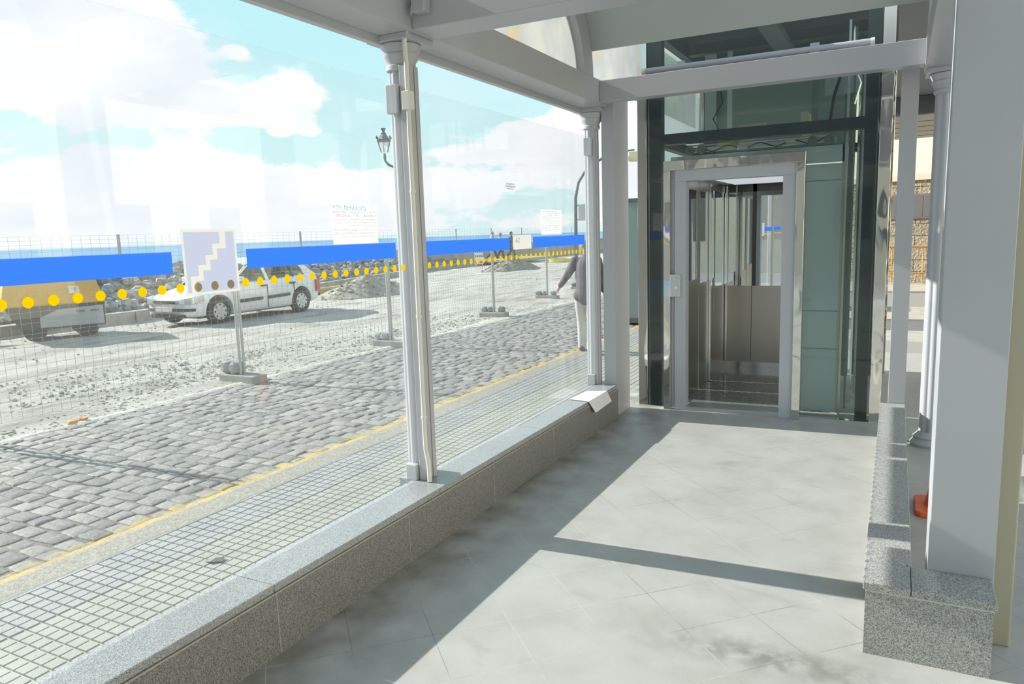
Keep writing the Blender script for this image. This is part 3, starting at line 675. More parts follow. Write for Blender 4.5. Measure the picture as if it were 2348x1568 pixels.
# glass door pocket at the right
gp = mat('pale_green_glass_panel', (.58, .66, .66), .25)
build(MB().box(-.70, 6.45, .03, -.385, 6.462, 2.03), 'door_pocket', gp, lf)
build(MB().box(-1.76, 6.44, 2.04, -.36, 6.465, 2.17), 'header_panel', gp, lf)
for z in (1.9, .55, .86): build(MB().box(-.70, 6.446, z, -.385, 6.449, z+.003), 'panel_joint', mat('joint_dark', (.1, .13, .13), .5), lf)
for k, (x, y) in enumerate(((-.375, 6.5), (-.345, 6.75), (-.315, 7.0), (-.30, 7.4), (-.27, 7.1), (-.25, 6.7))):
    build(MB().box(x-.008, y-.02, .0, x+.008, y+.02, 3.1), 'guide_rail', [alu, mat('rail_grey', (.2, .24, .24), .4, .5), chrome][k % 3], lf)
strip_m = mat('dark_strip_green', (.13, .17, .16), .35, .3)  # dark green strips added to darken the right part of the shaft
for x0, x1, y_ in ((-.50, -.395, 8.1), (-.375, -.315, 8.2), (-.285, -.235, 8.15)): build(MB().box(x0, y_, .02, x1, y_+.03, 3.1), 'dark_shaft_strip', strip_m, lf)
build(MB().box(-.40, 6.44, .03, -.385, 6.50, 2.17), 'pocket_edge', mat('yellowish_edge', (.5, .48, .3), .4), lf)
# machinery above the cab
mc = build(MB().box(-1.62, 6.48, 2.20, -.45, 6.52, 2.235), 'door_track', alu, lf)
build(MB().box(-1.62, 6.46, 2.245, -.5, 6.475, 2.26), 'door_track', chrome, lf)
for x in (-1.60, -1.50, -.62, -.50):
    rl = build(MB().cyl((x, 6.44, 2.215), (x, 6.47, 2.215), .038, n=24).cyl((x, 6.43, 2.215), (x, 6.44, 2.215), .012, n=12), 'hanger_wheel', mat('wheel_grey', (.22, .23, .22), .5, .3), lf, smooth=True)
build(MB().box(-1.36, 6.45, 2.235, -1.19, 6.462, 2.258), 'yellow_label', mat('label_yellow', (.55, .48, .05), .5), lf)
build(MB().box(-1.20, 6.44, 2.19, -1.12, 6.47, 2.225), 'junction_box', paper_w, lf, bevel=.003); build(MB().box(-.82, 6.44, 2.215, -.75, 6.47, 2.25), 'junction_box', paper_w, lf, bevel=.003)
build(MB().tube([(-1.6+1.1*t/30, 6.445, 2.215+.02*math.sin(t*.9)) for t in range(31)], .004, 6), 'cable', rubber, lf, smooth=True)
build(MB().box(-1.60, 7.0, 2.36, -1.50, 7.03, 3.1), 'bracket', mat('galvanised', (.42, .46, .44), .4, .3), lf)
build(MB().box(-1.40, 7.0, 2.36, -1.36, 7.03, 3.1), 'bracket', mat('galvanised_light', (.5, .53, .5), .4, .3), lf)
build(MB().box(-1.46, 7.9, 2.36, -1.20, 7.98, 2.58), 'control_box', mat('beige_box', (.42, .40, .34), .6), lf, bevel=.004)
build(MB().box(-.72, 7.3, 2.36, -.66, 7.34, 3.1), 'bracket', mat('galvanised_dark', (.2, .22, .2), .4, .3), lf)
build(MB().box(-.58, 6.9, 2.62, -.30, 6.93, 3.0), 'bracket', mat('galvanised_mid', (.32, .36, .35), .4, .3), lf)
build(MB().box(-.80, 7.2, 2.36, -.74, 7.5, 2.55), 'wedge', mat('beige_wedge', (.5, .45, .33), .6), lf)
build(MB().tube([(-.50, 6.8, 2.95), (-.46, 6.82, 2.75), (-.50, 6.8, 2.60), (-.53, 6.8, 2.37)], .012, 8), 'cable', rubber, lf, smooth=True)
build(MB().tube([(-.36, 6.7, 3.1), (-.35, 6.7, 2.8), (-.30, 6.7, 2.66), (-.34, 6.7, 2.5)], .008, 8), 'cable', chrome, lf, smooth=True)
build(MB().tube([(-1.46, 6.9, 2.9), (-1.42, 6.9, 2.65), (-1.50, 6.9, 2.52), (-1.44, 6.9, 2.40)], .006, 8), 'cable', rubber, lf, smooth=True)
# cab
cbb = thing('lift_cab', 'steel lift cab with mirrored upper walls standing open at floor level', 'elevator cab', (-1.07, 7.3, .0))
build(MB().box(-1.65, 6.52, .0, -.50, 8.22, .03), 'cab_floor', lift_floor, cbb)
build(MB().box(-1.67, 7.42, .03, -1.64, 8.22, .95), 'side_wall', brushed, cbb); build(MB().box(-1.67, 7.42, 1.92, -1.64, 8.22, 2.0), 'side_wall', brushed, cbb)
build(MB().box(-1.668, 7.42, .95, -1.642, 8.19, 1.92), 'side_mirror', mirror, cbb)
build(MB().box(-1.64, 8.19, .10, -.50, 8.22, .93), 'back_wall', brushed, cbb)
build(MB().box(-1.64, 8.192, .93, -1.355, 8.215, 1.92).box(-1.325, 8.192, .93, -.52, 8.215, 1.92), 'back_mirror', mirror, cbb)
build(MB().box(-1.36, 8.186, .93, -1.32, 8.20, 2.0).box(-1.64, 8.186, 1.92, -.5, 8.22, 2.0), 'back_trim', mat('dark_trim_steel', (.12, .12, .11), .35, .7), cbb)
build(MB().box(-1.362, 8.187, .10, -1.358, 8.19, .93), 'panel_seam', dark_ink, cbb)
build(MB().box(-1.64, 8.18, .03, -.50, 8.20, .10), 'skirting', chrome, cbb)
build(MB().box(-.52, 6.55, .03, -.50, 8.22, 2.0), 'side_wall', brushed, cbb)
build(MB().box(-1.67, 6.52, 2.0, -.50, 8.22, 2.03), 'cab_ceiling', mat('cab_ceiling_steel', (.45, .48, .5), .3, .5), cbb)
build(MB().box(-1.50, 6.8, 1.988, -.65, 7.95, 1.999), 'ceiling_light', mat('light_panel', (.9, .9, .9), .5, emit=((.85, .93, 1), .55)), cbb)
for y0, y1, zm in ((6.50, 6.94, 1.09), (6.97, 7.40, 1.04)):   # folded door leaves along the left side
    dl_ = build(MB().box(-1.655, y0, .03, -1.635, y0+.04, 1.99).box(-1.655, y1-.05, .03, -1.635, y1, 1.99).box(-1.655, y0+.04, .03, -1.635, y1-.05, zm).box(-1.655, y0+.04, 1.9, -1.635, y1-.05, 1.99), 'door_leaf', brushed, cbb)
    build(MB().box(-1.650, y0+.04, zm, -1.640, y1-.05, 1.9), 'leaf_mirror', mirror, dl_)
build(MB().box(-1.632, 7.36, .04, -1.612, 7.385, 1.98), 'handle_bar', chrome, cbb)
build(MB().box(-1.63, 8.16, .11, -1.612, 8.18, 1.99), 'handle_bar', chrome, cbb)
build(MB().box(-1.53, 8.165, .95, -1.515, 8.18, 1.99), 'handle_bar', chrome, cbb)
build(MB().box(-1.639, 7.6, .70, -1.634, 7.66, 1.05), 'control_panel', alu, cbb)

# ================================================================= RIGHT SIDE BACKGROUND
pav = mat('pale_paving', (.42, .40, .35), .8, var=.12, vscale=3, bump=.2); asph = mat('asphalt', (.16, .16, .16), .9, var=.1, vscale=8)
struct(build(MB().box(-2.3, 9.9, -.4, 14, 10.9, -.002), 'pavement_strip', mat('mid_paving', (.30, .29, .27), .8)))
struct(build(MB().box(-2.3, 10.9, -.4, 14, 12.0, -.004), 'pavement_edge', pav))
struct(build(MB().box(-2.3, 12.0, -.4, 14, 13.4, -.03), 'side_road', asph))
struct(build(MB().box(-2.3, 13.4, -.4, 14, 15.4, .0), 'street_pavement', pav))
struct(build(MB().box(-2.3, 15.4, -.4, 14, 18.6, -.02), 'street_asphalt', mat('pale_asphalt', (.27, .26, .24), .9)))
struct(build(MB().box(-2.3, 18.6, -.4, 14, 24, .02), 'far_pavement', pav))
struct(build(MB().box(6, -8, -.4, 14, 9.9, -.01), 'side_pavement', pav))
bd = thing('building', 'cream building with rough stone base and dark windows behind the lift', 'building', (1, 21.4, 0))
ang = R(20); ca, sa = math.cos(ang), math.sin(ang)
def bpt(u, d, z): return (.3+u*ca-d*sa*-1*-1, 21.2+u*sa*-1+d*ca*-1*-1, z)
def bbox(u0, d0, z0, u1, d1, z1):
    mb = MB(); P_ = [(u0, d0), (u1, d0), (u1, d1), (u0, d1)]
    def q(u, d, z): return (.3+u*ca+d*sa, 21.2-u*sa+d*ca, z)
    return mb.add([q(u, d, z0) for u, d in P_]+[q(u, d, z1) for u, d in P_], [(0, 3, 2, 1), (4, 5, 6, 7), (0, 1, 5, 4), (1, 2, 6, 5), (2, 3, 7, 6), (3, 0, 4, 7)])
def stone_mat():
    m = bpy.data.materials.new('rough_stone_blocks'); m.use_nodes = True; t = NT(m.node_tree)
    co = t.n('ShaderNodeTexCoord').outputs['Object']; s = t.n('ShaderNodeSeparateXYZ', {0: co})
    cv = t.n('ShaderNodeCombineXYZ', {0: s.outputs[0], 1: s.outputs[2]}).outputs[0]
    br = t.n('ShaderNodeTexBrick', {'Vector': cv, 'Color1': (.36, .295, .215, 1), 'Color2': (.30, .25, .18, 1), 'Mortar': (.12, .10, .075, 1), 'Scale': 1.0, 'Mortar Size': .012, 'Brick Width': .6, 'Row Height': .30})
    n2 = t.n('ShaderNodeTexNoise', {'Vector': co, 'Scale': 22.0, 'Detail': 6.0}).outputs[0]
    c = t.mix(.7, br.outputs[0], t.ramp(n2, [(.3, (.15, .15, .15)), (.7, (.9, .9, .9))]), 'SOFT_LIGHT')
    b = t.n('ShaderNodeBump', {'Height': n2, 'Strength': 1.0, 'Distance': .05}).outputs[0]
    p = t.n('ShaderNodeBsdfPrincipled', {'Base Color': c, 'Roughness': .9, 'Normal': b})
    t.t.links.new(p.outputs[0], t.n('ShaderNodeOutputMaterial').inputs[0]); return m
stone_m = stone_mat(); cream = mat('cream_render', (.78, .71, .52), .8, var=.03)
build(bbox(-3.5, 0, 0, 12, 1, 2.56), 'stone_base', stone_m, bd)
build(bbox(-3.5, -.06, 2.56, 12, 1, 2.70), 'string_course', mat('cream_ledge', (.62, .54, .38), .8), bd)
build(bbox(-3.5, 0, 2.70, 12, 1, 8), 'upper_wall', cream, bd)
for u in (-.75, -.02, 1.2, 2.4, 3.6):
    wf = build(bbox(u, -.04, 1.62, u+.62, .02, 2.22), 'window_frame', mat('window_frame_brown', (.16, .13, .11), .6), bd)
    build(bbox(u+.05, -.045, 1.66, u+.29, -.035, 2.18), 'shutter', mat('shutter_grey', (.12, .12, .12), .5), wf)
    build(bbox(u+.33, -.045, 1.66, u+.57, -.035, 2.18), 'shutter', mat('shutter_grey', (.12, .12, .12), .5), wf)
rail = mat('yellow_rail', (.65, .33, .06), .5)
rl = thing('street_railing', 'low orange-yellow railing in front of the stone building base', 'railing', (.3, 20.7, 0))
build(MB().tube([(-1.5, 20.75, .95), (.95, 20.75, .95)], .018, 8).tube([(-1.5, 20.75, .30), (.95, 20.75, .30)], .018, 8), 'rail', rail, rl)
for k in range(8): build(MB().cyl((-1.45+k*.34, 20.75, .02), (-1.45+k*.34, 20.75, .95), .014, n=8), 'upright', rail, rl)
cn_m = mat('canopy_soffit', (.40, .38, .34), .7, var=.05); dk = mat('dark_grey_steel', (.10, .11, .12), .5)
cn = thing('canopy', 'grey panelled canopy projecting from the building behind the lift', 'canopy', (1.5, 17, 3.4))
build(MB().box(-.6, 15.6, 3.44, 3.2, 19.8, 3.52), 'soffit', cn_m, cn)
mb = MB()
for y in (16.5, 17.4, 18.3, 19.2): mb.box(-.6, y-.02, 3.433, 3.2, y+.02, 3.4395)
for x in (.1, .9, 1.7): mb.box(x-.02, 15.7, 3.433, x+.02, 19.8, 3.4395)
build(mb, 'soffit_strip', dk, cn)
build(MB().box(-.6, 15.4, 3.44, 3.2, 15.6, 3.75), 'fascia', dk, cn)
build(MB().box(-.6, 8.7, 3.76, 3.2, 15.6, 3.9), 'upper_soffit', mat('slate_soffit', (.16, .17, .19), .6), cn)
build(MB().box(.9, 8.7, 3.5, 1.1, 15.4, 3.759), 'side_beam', dk, cn)
for x in (2.9,):
    for y in (9.0, 15.5): build(MB().box(x, y, 0, x+.2, y+.2, 3.76), 'support_post', white, cn)
# long facade across the plaza to the right of and behind the viewer (seen in the steel and the mirror)
fc2 = thing('building', 'long cream facade across the plaza to the right, seen in reflections', 'building', (13, 0, 0))
build(MB().box(13, -14, 0, 14, 19, 6.5), 'wall', cream, fc2)
for y in range(-12, 17, 3):
    wf = build(MB().box(12.96, y, 1.0, 13.0, y+1.1, 2.6), 'window', mat('far_window', (.12, .13, .15), .2), fc2)
fc3 = thing('building', 'pale building closing the street behind the viewer, seen in reflections', 'building', (0, -16, 0))
build(MB().box(-16, -17, -.4, 13, -16, 6.0), 'wall', mat('pale_render', (.58, .55, .47), .8, var=.05), fc3)
for x in range(-14, 12, 3): build(MB().box(x, -16.0, 1.0, x+1.2, -15.96, 2.8), 'window', mat('far_window', (.12, .13, .15), .2), fc3)
# traffic cone behind the pillar
tcn = thing('traffic_cone', 'orange traffic cone on the ground behind the wide white pillar', 'traffic cone', (.292, 4.45, 0))
om = mat('cone_orange', (.85, .16, .04), .45); wy = mat('cone_yellow_band', (.65, .50, .10), .45)
mb = MB(); rr = .15; poly = [(.292+math.copysign(rr, math.cos(t))*min(1, abs(math.cos(t))*1.35), 4.45+math.copysign(rr, math.sin(t))*min(1, abs(math.sin(t))*1.35)) for t in [R(k*15+7.5) for k in range(24)]]
build(MB().prism(poly, 'z', 0, .03), 'base', om, tcn, bevel=.006)
build(MB().lathe([(.105, .03), (.09, .09), (.055, .28), (.028, .42), (.022, .43)], (.292, 4.45), 32), 'cone', om, tcn, smooth=True)
build(MB().lathe([(.0905, .095), (.0765, .17), (.0725, .17)], (.292, 4.45), 32), 'band', wy, tcn, smooth=True)

# ================================================================= NEAR MESH FENCE
galv = mat('galvanised_tube', (.46, .49, .48), .4, .4); wire_m = mat('fence_wire', (.33, .35, .35), .5, .2)
posts = [(-8.0, -2.9), (-8.0, .45), (-8.0, 3.83), (-7.98, 7.19), (-7.93, 10.54), (-8.33, 15.09), (-8.96, 19.47), (-9.22, 22.74)]
names = ['mesh fence panel at the left edge of the view, before the yellow machine', 'mesh fence panel in front of the yellow compressor and the car bonnet', 'mesh fence panel in front of the middle of the white car',
         'mesh fence panel seen through the glass beside the near fluted column', 'mesh fence panel left of the double post in the far pane', 'mesh fence panel behind the walking man', 'mesh fence panel farthest along the cobbled street']
def wirefence(p, q, z0, z1, label, grp, step=.10, rw=.0018, rows=9, post_r=.021):
    a, b = Vector((*p, 0)), Vector((*q, 0)); d = (b-a); Ln = d.length; d.normalize(); nrm = Vector((-d.y, d.x, 0))
    o = thing('mesh_fence', label, 'fence', (p[0], p[1], z0), grp)
    a2 = a+d*.035; L2 = Ln-.07; mb = MB(); n = int(L2/step)
    zs_ = [z0+.08]; 
    folds = [z0+.08+(z1-z0-.12)*f for f in (.22, .5, .78)]
    prof = [(z0+.06, 0)]
    for f in folds: prof += [(f-.05, 0), (f, .035), (f+.05, 0)]
    prof.append((z1-.03, 0))
    for i in range(n+1):
        u = L2*i/n; base = a2+d*u
        mb.tube([base+nrm*off+Vector((0, 0, z)) for z, off in prof], rw, 4)
    hs = []
    for z, off in prof: hs.append((z, off))
    for k in range(len(prof)-1):
        if prof[k+1][0]-prof[k][0] > .2: 
            m_ = 2
            for j in range(1, m_+1): hs.append((prof[k][0]+(prof[k+1][0]-prof[k][0])*j/(m_+1), 0))
    for z, off in hs:
        mb.tube([a2+nrm*off+Vector((0, 0, z)), a2+d*L2+nrm*off+Vector((0, 0, z))], rw*1.1, 4)
    build(mb, 'wire_mesh', wire_m, o)
    for e in (a+d*.033, b-d*.033):
        build(MB().cyl((e.x, e.y, z0), (e.x, e.y, z1), post_r, n=12), 'post', galv, o, smooth=True)
    return o
for (p, q), nm in zip(zip(posts, posts[1:]), names):
    wirefence(p, q, -.24, 1.46, nm, 'mesh fence panels along the cobbles')
where = ['below the staircase sign', 'beside the near fluted column', 'under the double post in the far pane', 'under the second post of the far pane', 'beside the walking man']
for i, ((x, y), wh) in enumerate(zip(posts[3:], where)):
    a = .25 if i == 2 else .1
    ft = tag(build(MB().box(x-.34, y-.12, -.36, x+.34, y+.12, -.24), 'concrete_block', mat('foot_concrete', (.34, .33, .30), .9, var=.15, bump=.3), bevel=.015), 'concrete block '+wh, 'concrete block', 'fence feet')
    rg = random.Random(40+i)
    for k, dx in enumerate((-.24, -.10) if i < 2 else (-.26, -.09, .20)):
        s = (.14 if i == 0 else .10)
        rk = build(MB().rock((x+dx, y+rg.uniform(-.02, .02), -.24+s*.62), s, s*.9, s*.85, rg, .15, 2), 'ballast_stone', rock_m)
        tag(rk, ['left', 'middle', 'right'][k]+' grey stone on the concrete block '+wh, 'stone', 'ballast stones')

# ================================================================= RUBBLE BANK
def kx(y):
    for (x0, y0), (x1, y1) in zip(kb, kb[1:]):
        if y0 <= y <= y1: return x0+(x1-x0)*(y-y0)/(y1-y0)
    return kb[-1][0]
def bank(u, y):   # u: 0 at the kerb, 1 at the crest
    h = .95 if y < 26 else (.62 if y < 36 else .25)
    if 27 < y < 30: h *= .75
    return -.14+h*min(1, u*1.15)
rg = random.Random(21); rocks = []
variants = []
for k in range(10):
    me_o = build(MB().rock((0, 0, 0), 1, rg.uniform(.7, .95), rg.uniform(.6, .85), rg, .28, 1), 'rubble_rock', rock_m, smooth=False)
    variants.append(me_o.data); bpy.data.objects.remove(me_o)
spots = []
for k in range(290):
    y = 6.5+(k/290)**1.15*30; w_ = min(3.2, 24.2+kx(y)) if y > 18 else 3.4
    row = k % 6; u = (row+rg.random())/6
    x = kx(y)-.35-u*w_
    s = rg.uniform(.16, .31)
    spots.append((x, y+rg.uniform(-.3, .3), bank(u, y), s))
def rock_label(x, y):
    if y < 9.2: return 'grey quarry rock in the bank left of and behind the yellow compressor'
    if y < 13.5: return 'grey quarry rock in the bank between the yellow compressor and the staircase sign'
    if y < 20: return 'grey quarry rock in the bank behind the white car'
    if y < 27: return 'grey quarry rock in the bank right of the white car'
    return 'grey quarry rock in the low bank seen through the far pane'
for x, y, z, s in spots:
    o = bpy.data.objects.new('rubble_rock', rg.choice(variants)); C.objects.link(o)
    o.location = (x, y, z); o.scale = (s, s, s); o.rotation_euler = (rg.uniform(-.5, .5), rg.uniform(-.5, .5), rg.uniform(0, 6.3))
    lb = rock_label(x, y); tag(o, lb, 'rock', 'rubble: '+lb[20:])
mb = MB()
for k in range(1500):
    y = rg.uniform(2, 40); w_ = min(3.6, 24.5+kx(y)); u = rg.random()
    s = rg.uniform(.10, .24); mb.rock((kx(y)-.2-u*w_, y, bank(u, y)-.12+rg.uniform(-.1, .12)), s, s*.8, s*.7, rg, .3, 1)
tag(build(mb, 'rubble', rock_m), 'smaller broken stones filling the long rubble bank below the sea wall', 'rubble', kind='stuff')
mb = MB(); vs = []; nn_ = 60
for j in range(nn_+1):
    y = 2+j*38/nn_; w_ = min(3.6, 24.9+kx(y))
    for i in range(7):
        u = i/6; vs.append((kx(y)-.2-u*w_, y, bank(u, y)-.16+.08*noise.noise(Vector((u*5, y, 1)))))
mb.add(vs, [(j*7+i, j*7+i+1, (j+1)*7+i+1, (j+1)*7+i) for j in range(nn_) for i in range(6)])
tag(build(mb, 'rubble_fill', mat('rubble_fill', (.22, .21, .19), .95, var=.3, vscale=4, bump=1, bscale=12)), 'dusty fill under the bank of broken stones', 'rubble', kind='stuff')

def heap(name, label, cx_, cy_, rx, ry, h, seed, m_):
    mb = MB(); n, mR = 40, 14; vs = [(cx_, cy_, -.34+h)]; 
    for r in range(1, mR+1):
        for i in range(n):
            t = 2*math.pi*i/n; f = r/mR; e = 1+.18*noise.noise(Vector((math.cos(t)*2, math.sin(t)*2, seed)))
            x, y = cx_+rx*f*e*math.cos(t), cy_+ry*f*e*math.sin(t)
            z = -.36+h*(1-f)**1.0*(1+.25*noise.noise(Vector((x*1.5, y*1.5, seed))))+.04*noise.noise(Vector((x*6, y*6, seed)))*(1-f)
            vs.append((x, y, z))
    fs = [(0, 1+i, 1+(i+1) % n) for i in range(n)]
    for r in range(mR-1):
        for i in range(n): fs.append((1+r*n+i, 1+r*n+n+i, 1+r*n+n+(i+1) % n, 1+r*n+(i+1) % n))
    rg_ = random.Random(seed); mb.add(vs, fs)
    for k in range(170):
        t = rg_.random()*6.3; f = rg_.random()**.6*1.1; s = rg_.uniform(.03, .09)
        mb.rock((cx_+rx*f*math.cos(t), cy_+ry*f*math.sin(t), -.34+h*max(0, 1-f)), s, s, s*.7, rg_, .3, 0)
    return tag(build(mb, name, m_, smooth=False), label, 'heap')
heap('gravel_heap', 'heap of dug-up stony soil right behind the white car', -16.3, 20.5, 1.2, 2.3, .70, 5, sand_m)
heap('sand_heap', 'large brown sand heap beyond the fence, under the walking couple', -18.35, 35.4, 1.25, 2.4, .75, 8, mat('brown_sand', (.30, .265, .21), .95, var=.2, vscale=3, bump=1, bscale=20))
for k, (x0, y0, x1, y1, z) in enumerate(((-18.3, 19.6, -18.7, 23.4, -.28), (-18.05, 19.3, -18.4, 22.9, -.28), (-18.2, 19.9, -18.55, 23.2, -.18))):
    d = Vector((x1-x0, y1-y0, 0)).normalized(); nrm = Vector((-d.y, d.x, 0))*.09; z -= .05
    P0, P1 = Vector((x0, y0, z)), Vector((x1, y1, z)); hv = Vector((0, 0, .09))
    v_ = [P0-nrm, P1-nrm, P1+nrm, P0+nrm]; v_ += [p+hv for p in v_]
    mb = MB().add(v_, [(0, 3, 2, 1), (4, 5, 6, 7), (0, 1, 5, 4), (1, 2, 6, 5), (2, 3, 7, 6), (3, 0, 4, 7)])
    tag(build(mb, 'timber_beam', mat('yellow_timber', (.50, .40, .16), .8, var=.2, vscale=3)), ['farther lower', 'nearer lower', 'topmost'][k]+' yellowish timber beam lying by the kerb right of the car', 'timber', 'timber beams')
yr = tag(build(MB().lathe([(.95, -.33), (.95, -.10), (.8, -.10), (.8, -.33)], (-19.4, 44.2), 40), 'yellow_ring', mat('yellow_plastic', (.75, .60, .12), .5), smooth=True), 'low yellow ring lying on the site left of the man', 'ring')

# ================================================================= FAR FENCE + board
fp_ = [(-24.3, 12.2), (-24.3, 16.9), (-24.3, 21.4), (-24.3, 25.9), (-24.3, 30.4), (-24.3, 34.9), (-24.3, 39.5), (-24.3, 44.0), (-24.3, 48.6), (-24.3, 53.2), (-24.3, 58)]
fl = ['above the yellow compressor', 'left of the staircase sign', 'behind the white car', 'right of the white car', 'behind the paper notice', 'behind the near fluted column', 'behind the pictogram board', 'behind the walking couple', 'behind the pale number sheet', 'farthest, behind the narrow notice']
for i, (p, q) in enumerate(zip(fp_, fp_[1:])):
    wirefence(p, q, -.14, 1.98, 'distant mesh fence panel before the sea wall, '+fl[i], 'distant fence panels', step=.32, rw=.0035, post_r=.028)
sb = thing('pictogram_board', 'white board with blue and red safety pictograms hanging on the distant fence', 'sign', (-21.3, 37.0, -.1))
dv = Vector((.85, .53, 0)).normalized()
def onb(u, z, e=0): return (-21.3+dv.x*u+dv.y*-e*-1, 37.0+dv.y*u-dv.x*e, z)
def bd_box(u0, z0, u1, z1, e0, e1):
    return MB().add([onb(u0, z0, e0), onb(u1, z0, e0), onb(u1, z0, e1), onb(u0, z0, e1), onb(u0, z1, e0), onb(u1, z1, e0), onb(u1, z1, e1), onb(u0, z1, e1)],
                    [(0, 3, 2, 1), (4, 5, 6, 7), (0, 1, 5, 4), (1, 2, 6, 5), (2, 3, 7, 6), (3, 0, 4, 7)])
build(bd_box(-.25, -.10, .25, .70, 0, .02), 'board', mat('board_white', (.8, .8, .8), .5), sb)
build(bd_box(-.20, -.345, -.16, -.10, 0, .02), 'stake', galv, sb); build(bd_box(.16, -.345, .20, -.10, 0, .02), 'stake', galv, sb)
bm_ = mat('pictogram_blue', (.05, .18, .65), .5); rm_ = mat('pictogram_red', (.7, .08, .06), .5)
for k in range(4):
    for j in range(2): build(MB().cyl(onb(-.18+k*.12, .60-j*.24, .02), onb(-.18+k*.12, .60-j*.24, .026), .05, n=20), 'pictogram', bm_, sb)
build(bd_box(-.21, -.06, -.02, .08, .02, .026), 'red_notice', rm_, sb); build(bd_box(.03, -.06, .21, .08, .02, .026), 'red_notice', rm_, sb)

# ================================================================= CAR
def make_car():
    o = thing('car', 'white five-door hatchback parked on the site behind the mesh fence', 'car', (-15.0, 13.60, -.345))
    B = Vector((-15.0, 13.60, -.345)); S = 1.05
    def Pw(l, w_, z): return (B.x+w_*S, B.y+l*S, B.z+z*S)     # l: along the car (front is negative), w: + towards the street
    paint = mat('white_car_paint', (.80, .81, .82), .25, spec=.6)
    dk_ = mat('car_black_trim', (.03, .03, .035), .6)
    # lower body rings along the length
    st = [(-2.05, .50, .30, .52, .50), (-2.0, .66, .22, .62, .60), (-1.9, .76, .20, .68, .66), (-1.6, .82, .19, .75, .73), (-1.2, .845, .18, .83, .80), (-.85, .85, .18, .90, .87), (-.5, .85, .18, .93, .92), (.3, .85, .18, .95, .94),
          (1.0, .85, .18, .97, .97), (1.5, .84, .20, .99, .99), (1.85, .81, .24, .99, .99), (2.0, .76, .28, .97, .95), (2.08, .68, .32, .90, .88)]
    rings = []
    for l, hw, zb, zt, zs in st:
        half = [(0, zb), (hw*.9, zb), (hw*.985, zb+.06), (hw, zb+(zs-zb)*.45), (hw*.985, zs-.12), (hw*.93, zs-.03), (hw*.80, zt+.0), (hw*.4, zt+.03), (0, zt+.04)]
        ring = [Pw(l, w_, z) for w_, z in half]+[Pw(l, -w_, z) for w_, z in half[-2:0:-1]]
        rings.append(ring)
    body = build(MB().loft(rings), 'body', paint, o)
    md = body.modifiers.new('s', 'SUBSURF'); md.levels = 2; md.render_levels = 2
    cuts = []
    for l in (-1.30, 1.29):
        c = build(MB().cyl(Pw(l, -1.2, .31), Pw(l, 1.2, .31), .365*S, n=40), 'cut', paint)
        m2 = body.modifiers.new('b', 'BOOLEAN'); m2.object = c; m2.operation = 'DIFFERENCE'; m2.solver = 'EXACT'; cuts.append(c)
    baked(body)
    for c in cuts: bpy.data.objects.remove(c)
    body.data.polygons.foreach_set('use_smooth', [True]*len(body.data.polygons)); body.data.set_sharp_from_angle(angle=R(35))
    build(MB().loft([[Pw(l, w_, z) for w_, z in ((-.62, .17), (.62, .17), (.62, .75), (-.62, .75))] for l in (-1.7, 1.7)]), 'underbody', dk_, o)
    # greenhouse: glass hull with painted roof and pillars
    def gr(l, z, hw): return [Pw(l, -hw, z), Pw(l, hw, z)]
    prof = [(-.95, .88, .74), (-.28, 1.33, .60), (.1, 1.40, .585), (.7, 1.41, .58), (1.25, 1.36, .58), (1.62, 1.18, .62), (1.92, .96, .70)]
    rings = []
    for l, z, hw in prof:
        bw = .78 if l > -.9 else .76
        rings.append([Pw(l, -bw, .90), Pw(l, -hw-.01, z-.06), Pw(l, -hw+.12, z), Pw(l, 0, z+.03), Pw(l, hw-.12, z), Pw(l, hw+.01, z-.06), Pw(l, bw, .90)])
    build(MB().loft(rings), 'glasshouse', car_glass, o, smooth=True)
    # seats and interior block, seen through the windows
    build(MB().loft([[Pw(l, w_, z) for w_, z in ((-.7, .5), (.7, .5), (.7, .88), (-.7, .88))] for l in (-.8, 1.8)]), 'interior', mat('car_interior', (.09, .09, .09), .8), o)
    for l, w_ in ((-.05, .36), (-.05, -.36), (.95, .36), (.95, -.36)):
        build(MB().loft([[Pw(l+a, w_+b_, z) for a, b_ in ((-.06, -.2), (.08, -.2), (.08, .2), (-.06, .2))] for z, in ((.8,), (1.05,))]+[[Pw(l+.03+a, w_+b_, z) for a, b_ in ((-.04, -.1), (.04, -.1), (.04, .1), (-.04, .1))] for z in (1.06, 1.20)]), 'seat', mat('seat_cloth', (.07, .07, .08), .8), o, smooth=False)
    roof = []
    for l, z, hw in [(-.30, 1.325, .60), (.1, 1.405, .585), (.7, 1.415, .58), (1.25, 1.365, .58), (1.42, 1.30, .585)]:
        roof.append([Pw(l, -hw-.03, z-.075), Pw(l, -hw+.12, z+.012), Pw(l, 0, z+.042), Pw(l, hw-.12, z+.012), Pw(l, hw+.03, z-.075), Pw(l, hw+.005, z-.09), Pw(l, 0, z+.01), Pw(l, -hw-.005, z-.09)])
    build(MB().loft(roof), 'roof', paint, o, smooth=True)
    def strut(sd, a, b, wa=.05, nm='window_pillar', m_=paint):
        (l0, z0, w0), (l1, z1, w1) = a, b
        mb = MB(); t_ = .018
        mb.add([Pw(l0-wa, sd*w0, z0), Pw(l0+wa, sd*w0, z0), Pw(l1+wa, sd*w1, z1), Pw(l1-wa, sd*w1, z1), Pw(l0-wa, sd*(w0+t_), z0), Pw(l0+wa, sd*(w0+t_), z0), Pw(l1+wa, sd*(w1+t_), z1), Pw(l1-wa, sd*(w1+t_), z1)],
               [(0, 3, 2, 1), (4, 5, 6, 7), (0, 1, 5, 4), (1, 2, 6, 5), (2, 3, 7, 6), (3, 0, 4, 7)])
        build(mb, nm, m_, o)
